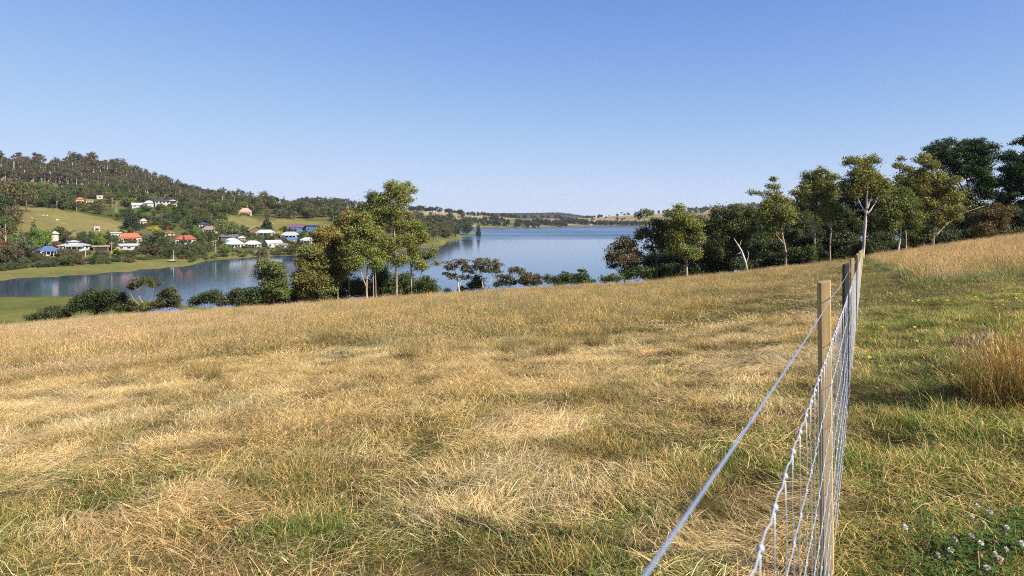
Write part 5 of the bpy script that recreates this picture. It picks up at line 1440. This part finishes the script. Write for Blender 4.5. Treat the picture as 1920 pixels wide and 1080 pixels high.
# ------------------------------------------------------------------ grass
GRASS = scatter_material("grass_blades", .35, .02)
def blades(n, rp, h, width, lean, rng, c0, c1, curl=.25, comb=None, heads=0.0, head_c=(.42,.29,.2), head_l=(.04,.08), head_w=.0028, segs=3, clump=None, flatz=None):
    a = rng.random(n)*6.2832; r = rp*np.sqrt(rng.random(n))
    B = np.stack([r*np.cos(a), r*np.sin(a), np.zeros(n)-.01], 1)
    H = rng.uniform(h[0], h[1], n)
    az = rng.random(n)*6.2832 if clump is None else a+rng.normal(size=n)*clump
    if comb is not None: az = rng.normal(size=n)*comb+np.where(rng.random(n) < .5, 0, math.pi)
    le = rng.uniform(lean[0], lean[1], n)
    d = np.stack([np.cos(az), np.sin(az)], 1)
    sx = rng.random(n)*6.2832; S = np.stack([np.cos(sx), np.sin(sx), np.zeros(n)], 1)
    V = []; t = np.linspace(0, 1, segs+1)
    for k in t:
        ang = le*(1-curl+curl*k*1.5)
        fwd = H*k*np.sin(ang); up = H*k*np.cos(ang)
        p = B.copy(); p[:, :2] += d*fwd[:, None]; p[:, 2] += np.maximum(up, 0) if flatz is None else np.maximum(up, 0)+rng.uniform(*flatz, n)*(k*(1-k)*2+.3)
        w = width*(1-.85*k**1.6)*rng.uniform(.8, 1.25, n)
        V.append(p-S*w[:, None]*.5); V.append(p+S*w[:, None]*.5)
    V = np.stack(V, 1)                                   # n, 2(segs+1), 3
    m_ = 2*(segs+1)
    base = np.arange(n)[:, None]*m_
    Q = np.concatenate([base+np.array([2*k, 2*k+1, 2*k+3, 2*k+2]) for k in range(segs)], 0)
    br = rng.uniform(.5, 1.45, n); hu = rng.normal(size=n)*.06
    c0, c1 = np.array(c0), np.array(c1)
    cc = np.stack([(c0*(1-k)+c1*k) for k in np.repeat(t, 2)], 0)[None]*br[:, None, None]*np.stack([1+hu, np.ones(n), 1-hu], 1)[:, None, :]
    V0, C0 = V.reshape(-1, 3), cc.reshape(-1, 3)
    if heads > 0:
        sel = np.nonzero(rng.random(n) < heads)[0]
        tip = .5*(V[sel, -1]+V[sel, -2]); prv = .5*(V[sel, -3]+V[sel, -4])
        dr = tip-prv; dr /= np.linalg.norm(dr, axis=1)[:, None]
        hl = rng.uniform(head_l[0], head_l[1], len(sel))[:, None]
        extra, ec = [], []
        for q in range(2):
            s = rng.normal(size=(len(sel), 3)); s -= dr*(s*dr).sum(1)[:, None]; s /= np.linalg.norm(s, axis=1)[:, None]
            s *= head_w*rng.uniform(.7, 1.3, len(sel))[:, None]
            extra.append(np.stack([tip-dr*hl*.35, tip+dr*hl*.1+s, tip+dr*hl*.65, tip+dr*hl*.1-s], 1))
            ec.append(np.repeat((np.array(head_c)[None]*rng.uniform(.75, 1.25, (len(sel), 1)))[:, None], 4, 1))
        E = np.concatenate(extra).reshape(-1, 3); EC = np.concatenate(ec).reshape(-1, 3)
        Q = np.concatenate([Q, np.arange(len(E)).reshape(-1, 4)+len(V0)]); V0 = np.concatenate([V0, E]); C0 = np.concatenate([C0, EC])
    return V0, Q, C0
def tuft(parts):
    V, Q, C, n = [], [], [], 0
    for v, q, c in parts: V.append(v); Q.append(q+n); C.append(c); n += len(v)
    return np_mesh("tuft", np.concatenate(V), np.concatenate(Q), [GRASS], col=np.concatenate(C))
gr = np.random.default_rng(3)
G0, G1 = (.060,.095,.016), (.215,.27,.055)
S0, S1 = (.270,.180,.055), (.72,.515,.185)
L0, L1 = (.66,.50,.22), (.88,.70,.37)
T0, T1 = (.25,.20,.055), (.68,.47,.155)
def protos(f):                                          # f widens the tufts that stand far off
    w, r = (1.15, 1.75) if f == 0 else (2.0, 3.4)
    n = (lambda k: int(k*3.1)) if f == 0 else (lambda k: int(k*2.7))
    sg = 3 if f == 0 else 2
    return [
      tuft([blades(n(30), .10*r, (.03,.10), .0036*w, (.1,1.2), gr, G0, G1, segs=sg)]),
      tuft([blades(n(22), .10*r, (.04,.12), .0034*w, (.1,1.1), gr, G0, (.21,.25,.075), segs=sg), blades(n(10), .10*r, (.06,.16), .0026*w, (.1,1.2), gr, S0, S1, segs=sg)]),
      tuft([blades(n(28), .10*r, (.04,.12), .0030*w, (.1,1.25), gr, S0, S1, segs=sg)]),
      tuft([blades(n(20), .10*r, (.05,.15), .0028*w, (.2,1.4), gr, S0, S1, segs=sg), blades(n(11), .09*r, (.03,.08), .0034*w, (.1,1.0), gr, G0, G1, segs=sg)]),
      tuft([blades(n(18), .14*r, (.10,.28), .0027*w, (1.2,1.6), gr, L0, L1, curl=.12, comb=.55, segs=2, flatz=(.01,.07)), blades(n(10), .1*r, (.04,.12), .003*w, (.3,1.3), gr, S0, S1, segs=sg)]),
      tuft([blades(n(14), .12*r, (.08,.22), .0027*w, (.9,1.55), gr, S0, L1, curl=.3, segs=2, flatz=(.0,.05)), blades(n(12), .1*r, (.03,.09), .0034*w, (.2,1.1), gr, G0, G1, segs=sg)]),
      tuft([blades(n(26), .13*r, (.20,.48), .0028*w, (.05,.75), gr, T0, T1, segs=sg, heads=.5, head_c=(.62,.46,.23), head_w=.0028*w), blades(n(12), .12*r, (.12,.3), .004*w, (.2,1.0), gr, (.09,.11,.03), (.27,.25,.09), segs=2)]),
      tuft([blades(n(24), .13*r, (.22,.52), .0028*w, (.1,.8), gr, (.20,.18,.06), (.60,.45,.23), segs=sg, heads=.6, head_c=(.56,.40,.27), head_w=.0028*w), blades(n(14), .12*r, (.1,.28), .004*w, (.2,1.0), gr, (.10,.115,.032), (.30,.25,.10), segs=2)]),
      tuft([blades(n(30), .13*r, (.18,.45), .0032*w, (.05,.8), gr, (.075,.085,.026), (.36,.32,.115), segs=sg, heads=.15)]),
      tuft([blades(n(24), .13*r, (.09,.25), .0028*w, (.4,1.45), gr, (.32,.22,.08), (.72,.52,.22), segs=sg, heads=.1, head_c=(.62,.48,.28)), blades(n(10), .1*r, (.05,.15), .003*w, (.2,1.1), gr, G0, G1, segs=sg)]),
    ]
GREEN, MIXG, STUB, MIXS, LYING, LYMIX, TALL, TALLP, RUSH, MEDDRY = range(10)
bl_px = [-400,0,250,500,700,960,1150,1300,1420,1540,1620]; bl_y = [735,705,690,672,650,636,616,588,560,528,494]
br_px = [1620,1640,1700,1735,1765,1800,1920,2300]; br_y = [480,489,506,530,532,526,513,480]
def field_types(X, Y):
    n = len(X); Z = T(X, Y)
    n4 = fbm(X*2.6, Y*2.4, 91, 2); n5 = fbm(X*.8, Y*.65, 97, 3)
    px = CX+F*X/Y; py = HY-F*(Z-CZ)/Y
    left = X < FX_POST+FS*Y
    n1 = fbm(X*.55, Y*.45, 61, 3); n2 = fbm(X*1.7, Y*1.5, 67, 3); n3 = fbm(X*.18, Y*.16, 71, 3)
    u = R.random(n)
    yb = np.interp(px, bl_px, bl_y)+(n3-.5)*90+(n2-.5)*40
    yr = np.interp(px, br_px, br_y)+(n2-.5)*5
    t = np.full(n, STUB)
    # left of the fence: short stubble near, lying straw and middling dry grass, then tall grass to the brow
    g = np.clip(.20+2.2*(n1-.48)+.42*sstep(760, 1000, py)+.12*sstep(1000, 1400, px), .06, .85)
    med = sstep(.40, .66, n3+.30*sstep(1100, 250, px)-.06+.5*(n1-.5)-.42*sstep(700, 900, py)-.12*sstep(900, 1300, px))
    t = np.where(u < g, np.where(n2 > .5, GREEN, MIXG), np.where(u < g+(1-g)*.38, MIXS, np.where(u < g+(1-g)*.62, STUB, np.where(n2 > .47, LYING, LYMIX))))
    um = R.random(n)
    t = np.where((um < 1.5*sstep(.52, .66, n5)*(1-.5*sstep(800, 1050, py))) & (t != GREEN), LYING, t)
    um = R.random(n)
    t = np.where(um < .75*med, np.where(R.random(n) < .6, MEDDRY, LYING), t)
    tall = left & (py < yb)
    ramp_ = np.where(left, .40+.60*sstep(0, 85, yb-py), 1.0)
    ut = R.random(n)
    tt = np.where(ut < .40, TALL, np.where(ut < .40+.06+.22*sstep(1000, 0, px), TALLP, np.where(ut < .74+1.3*np.clip(n1-.42, 0, .4), RUSH, MEDDRY)))
    t = np.where(tall, tt, t)
    # right of the fence: green lane, tall dry grass beyond
    gl = np.clip(.74+1.5*(n1-.5)-.34*sstep(760, 900, py)+.3*sstep(1000, 1080, py)*sstep(1700, 1850, px), .12, .9)
    lane = np.where(u < gl*.55, GREEN, np.where(u < gl, MIXG, np.where(u < gl+(1-gl)*.55, MIXS, np.where(u < gl+(1-gl)*.8, STUB, LYMIX))))
    t = np.where(~left, lane, t)
    rt = (~left) & (py < yr) & (px > 1632)
    t = np.where(rt, np.where(ut < .80, TALL, np.where(ut < .90, TALLP, RUSH)), t)
    edge = (~left) & (py < yr+9) & (py >= yr) & (px > 1640)
    t = np.where(edge & (ut < .6), RUSH, t)  # darker rush tufts along the border stand in for its shadow
    return t, Z, px, py, left, tall | rt, n1, n2, ramp_, n4, n5
def grass(name, label, n, D0, D1, f, p=1.0):
    q = R.random(n)
    if p == 1.0: Y = D0+(D1-D0)*q
    else: Y = (D0**(2-p)+(D1**(2-p)-D0**(2-p))*q)**(1/(2-p))
    u = R.uniform(-.98, .98, n); X = u*Y
    t, Z, px, py, left, tall, n1, n2, ramp_, n4, n5 = field_types(X, Y)
    keep = R.random(n) < np.where(tall, .35+1.3*n4, .34+1.3*sstep(.26, .66, n4))
    s = R.uniform(.75, 1.3, n); hs = s*R.uniform(.5, .92, n)*(.35+1.25*n4)*(1-.22*sstep(760, 980, py))
    hs = np.where(tall, hs*1.45*ramp_, hs*np.where(left, .92, .78))
    rot = np.stack([R.normal(size=n)*.08, R.normal(size=n)*.08, R.random(n)*6.28], 1)
    rot[:, 2] = np.where((t == LYING) | (t == LYMIX), n1*9+n5*5+R.normal(size=n)*.35, rot[:, 2])
    b = (.58+.26*n2+.46*n4)[:, None]*R.uniform(.68, 1.32, (n, 1))*np.where(left, 1.0, 1.0)[:, None]
    b = b*np.where(tall, np.where(left, 1.06, 1.16), np.where(left, 1.09, 1.32))[:, None]
    w = (n1-.5)[:, None]
    tint = b*np.concatenate([1.01+.35*w, .985+.14*w, 1.0-.2*w], 1)*np.where((left | tall)[:, None], np.array([[1, 1, 1]]), np.array([[.97, 1.03, .98]]))
    pts = np.stack([X, Y, Z], 1)
    scl = np.stack([s, s, hs], 1)
    return scatter(name, pts[keep], rot[keep], scl[keep], t[keep], protos(f), label, "grass", tint[keep])
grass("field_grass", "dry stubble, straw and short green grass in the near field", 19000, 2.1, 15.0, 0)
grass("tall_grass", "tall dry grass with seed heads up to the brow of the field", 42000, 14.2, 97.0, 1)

# darker tussocks standing out of the field, and the golden clump right of the fence
tus = protos(0)
def tussock(name, label, px, py, var, n, spread, h, tint, cat="grass tussock"):
    x, y, z = hit_near(px, py)
    a = R.random(n)*6.28; r = spread*np.sqrt(R.random(n))
    X, Y = x+r*np.cos(a), y+r*np.sin(a)
    mesh_v, mesh_q, mesh_c, k0 = [], [], [], 0
    Z = T(X, Y)
    for i in range(n):
        hh = R.uniform(h[0], h[1])
        ln = r[i]/spread
        kind = var[int(R.integers(len(var)))]
        if kind == 'olive': v, q, c = blades(30, .07, (hh*.6, hh), .0034, (.05, .35+.35*ln), gr, (.10,.095,.03), (.40,.31,.115), heads=.3, head_c=(.5,.36,.16))
        elif kind == 'gold': v, q, c = blades(20, .08, (hh*.55, hh), .0036, (.05, .4+.5*ln), gr, (.13,.09,.03), (.56,.37,.12), heads=.6, head_c=(.60,.42,.16), head_l=(.05,.1), head_w=.0035)
        elif kind == 'pink': v, q, c = blades(18, .08, (hh*.6, hh), .003, (.05, .5), gr, (.20,.17,.07), (.42,.3,.2), heads=.9, head_c=(.46,.32,.26), head_l=(.06,.12), head_w=.004)
        else: v, q, c = blades(26, .08, (hh*.4, hh*.7), .004, (.1, .7), gr, (.05,.075,.02), (.15,.17,.05))
        v = v+np.array([X[i]-x, Y[i]-y, Z[i]-z])
        mesh_v.append(v); mesh_q.append(q+k0); mesh_c.append(c*tint); k0 += len(v)
    o = add_mesh(name, np_mesh(name, np.concatenate(mesh_v), np.concatenate(mesh_q), [TUSS], col=np.concatenate(mesh_c)), None, (x, y, z))
    tag(o, label, cat)
TUSS = leaf_material("tussock_blades", .22, .03)
tussock("grass_clump", "big golden dry grass clump at the right edge by the green lane", 1868, 752, ['gold', 'gold', 'gold', 'gold', 'green'], 50, .31, (.45,.74), 1.0)
tussock("grass_clump", "second golden grass clump cut by the right edge of the picture", 1935, 735, ['gold', 'gold', 'gold', 'green'], 34, .3, (.4,.62), 1.0)
tussock("grass_clump", "pinkish seeding clump behind the big golden clump", 1840, 700, ['pink', 'pink', 'gold', 'green'], 16, .3, (.35,.5), 1.0)
for px, py, s, lab in ((385, 712, .3, "olive rush tussock left in the field"), (1128, 650, .45, "olive tussock below the brown shrubs right of centre"), (1040, 668, .35, "olive tussock at the centre of the field"),
        (25, 700, .5, "dark tussock at the left edge of the field"), (770, 668, .35, "olive tussock below the central stand"), (1000, 610, .7, "wide olive tussock high in the field below the pale pair"),
        (620, 640, .6, "olive tussock high in the field under the central stand"), (1260, 600, .6, "olive tussock high in the field towards the fence")):
    tussock("rush_tussock", lab, px, py, ['olive', 'olive', 'gold'], int(8+s*20), s, (.32,.58), .85)

# ------------------------------------------------------------------ flowers and stones
YEL = plain("yellow_petals", (.85,.62,.02), var=.1, scale=60); STEM = plain("green_stem", (.12,.18,.05), var=.1)
CLO = plain("clover_petals", (.66,.60,.53), var=.15, scale=200); CLB = plain("withered_petals", (.42,.24,.15), var=.15, scale=200)
def petal_head(r, n=14):
    mb = MB()
    for ring, (rr_, z, tip) in enumerate(((r, .004, .0), (r*.7, .007, .002), (r*.38, .009, .004))):
        for i in range(n):
            a = 6.2832*i/n+ring*.2; w = 3.0/n
            mb.poly([(0,0,z-.003), (rr_*.75*math.cos(a-w*.5), rr_*.75*math.sin(a-w*.5), z), (rr_*math.cos(a), rr_*math.sin(a), z+tip), (rr_*.75*math.cos(a+w*.5), rr_*.75*math.sin(a+w*.5), z)], [(0,1,2,3)])
    return mb
yh = petal_head(.021).mesh("flower_head", YEL)
ys_ = MB().tube([(0,0,-.02),(.004,.002,.5),(0,0,1)], [.0018,.0015,.0013], 5).mesh("stem", STEM)
def flower(name, px, py, h, head, stem, label, cat, group, s=1.0):
    x, y, z = hit_near(px, py)
    o = empty(name, (x, y, z), rnd.uniform(0, 6.28))
    st = add_mesh("stem", stem, o); st.scale = (1, 1, h)
    hd = add_mesh("flower_head", head, o, (0, 0, h)); hd.rotation_euler = (rnd.uniform(.1, .6), rnd.uniform(-.4, .4), 0); hd.scale = (s, s, s)
    tag(o, label, cat, group)
yspots = [(1605,672),(1622,680),(1630,689),(1651,710),(1601,667),(1704,653),(1723,662),(1731,660),(1738,663),(1699,682),(1648,628),(1655,628),(1677,637),(1632,650),(1640,652),(1715,621),(1719,651),(1736,633),
  (1764,606),(1781,617),(1786,603),(1792,622),(1764,582),(1770,568),(1776,569),(1778,567),(1789,578),(1732,584),(1698,569),(1722,567),(1711,570),(1650,564),(1623,560),(1629,559),(1651,567),(1656,562),(1685,560),
  (1794,546),(1867,533),(1866,546),(1880,550),(1874,558),(1890,557),(1902,561),(1910,555),(1905,572),(1872,571),(1880,573),(1867,588),(1869,594),(1876,594),(1884,581),(1880,586),(1848,578),(1829,567),(1833,563),(1893,536),(1906,530),(1532,824),(1723,735)]
for px, py in yspots:
    flower("yellow_flower", px, py+6, rnd.uniform(.09, .17), yh, ys_, "yellow hawkbit flower dotted in the green lane right of the fence" if px > 1560 else "single yellow flower left of the netting in the short grass", "flower", "yellow flowers in the lane", rnd.uniform(.95, 1.35))
for px, py, lab in ((100, 665, "yellow flower at far left in the tall grass"), (555, 670, "yellow flower in the tall grass left of centre"), (706, 645, "yellow flower in the tall grass below the central stand"),
        (910, 610, "yellow flower in the tall grass below the pale pair"), (1165, 590, "yellow flower in the tall grass right of centre"), (1453, 575, "yellow flower in the grass just left of the fence")):
    flower("yellow_flower", px, py+12, .5, yh, ys_, lab, "flower", None, 1.7)
def clover_head(mat):
    mb = MB(); rr_ = random.Random(4)
    for i in range(46):
        z = 1-2*(i+.5)/46; a = i*2.39996; q = math.sqrt(1-z*z)
        d = Vector((q*math.cos(a), q*math.sin(a), z*.85+.15)).normalized(); t = d.cross(Vector((.3,.2,.9))).normalized()*.0022
        p0 = d*.003; p1 = d*.0125*rr_.uniform(.85, 1.1)
        mb.poly([p0-t*.5, p0+t*.5, p1+t, p1+d*.002, p1-t], [(0,1,2,3,4)])
    return mb.mesh("flower_head", mat)
ch, cb = clover_head(CLO), clover_head(CLB)
cl = [(855,640,0),(820,720,0),(895,730,0),(935,700,0),(1040,800,0),(710,845,0),(815,835,0),(875,895,0),(685,920,0),(605,965,0),(965,985,0),(1000,1000,0),(1035,955,0),(990,1030,1),(915,1060,0),(395,795,0),(870,975,1),(1135,900,0),(1045,830,1),(730,870,1),(970,890,1),(1055,655,1)]
for x_, y_, brown in cl:
    flower("clover_flower", 1580+x_*.2961, 760+y_*.2963+30, rnd.uniform(.06, .1), cb if brown else ch, ys_, "withered brown clover head in the lower right corner" if brown else "white clover flower head in the lower right corner", "flower",
           "withered clover heads" if brown else "white clover flowers", rnd.uniform(.75, 1.0))
# clover leaves under them
def clover_leaf_patch():
    mb = MB(); rr_ = random.Random(9)
    for i in range(26):
        a, r = rr_.uniform(0, 6.28), .12*math.sqrt(rr_.random()); c = Vector((r*math.cos(a), r*math.sin(a), rr_.uniform(.03, .085)))
        mb.tube([(c.x*.8, c.y*.8, 0), c], .0008, 3, cap=False)
        for k in range(3):
            b = rr_.uniform(0, .4)+2.094*k; d = Vector((math.cos(b), math.sin(b), rr_.uniform(-.1, .35))); t = Vector((-math.sin(b), math.cos(b), 0)); L = .014
            mb.poly([c, c+d*L*.6+t*L*.42, c+d*L+t*L*.3, c+d*L*.9, c+d*L-t*L*.3, c+d*L*.6-t*L*.42], [(0,1,2,3,4,5)])
    me = mb.mesh("clover_leaves", GRASS); a = me.attributes.new("col", 'FLOAT_COLOR', 'POINT')
    a.data.foreach_set("color", np.tile(np.array([.085,.14,.035,1], np.float32), len(me.vertices))); return me
n = 38
pxs = np.clip(R.normal(1850, 60, n), 1720, 1990); pys = np.clip(R.normal(1050, 45, n), 950, 1150); hp = np.array([hit_near(a, b) for a, b in zip(pxs, pys)])
scatter("clover_leaves", hp, np.stack([np.zeros(n), np.zeros(n), R.random(n)*6.28], 1), np.ones((n, 3)), np.zeros(n), [clover_leaf_patch()], "low clover leaves in the lower right corner", "clover", R.uniform(.8, 1.3, (n, 1))*np.ones((n, 3)))
STONE = plain("pale_stone", (.34,.27,.18), var=.15, scale=30, bump=.4)
for px, py, s, lab in ((791, 891, .032, "pale flat stone left of centre in the short grass"), (970, 868, .03, "pale upright stone in the short grass at centre"), (1148, 872, .026, "small pale stone right of centre in the stubble"), (585, 826, .04, "whitish stone lying in the straw left of centre")):
    x, y, z = hit_near(px, py)
    bm = bmesh.new(); bmesh.ops.create_icosphere(bm, subdivisions=2, radius=s)
    for v in bm.verts: v.co *= 1+.25*(rnd.random()-.5); v.co.z *= .7; v.co.x *= 1.3
    me = bpy.data.meshes.new("stone"); bm.to_mesh(me); bm.free(); me.materials.append(STONE)
    tag(add_mesh("stone", me, None, (x, y, z+s*.35)), lab, "stone")
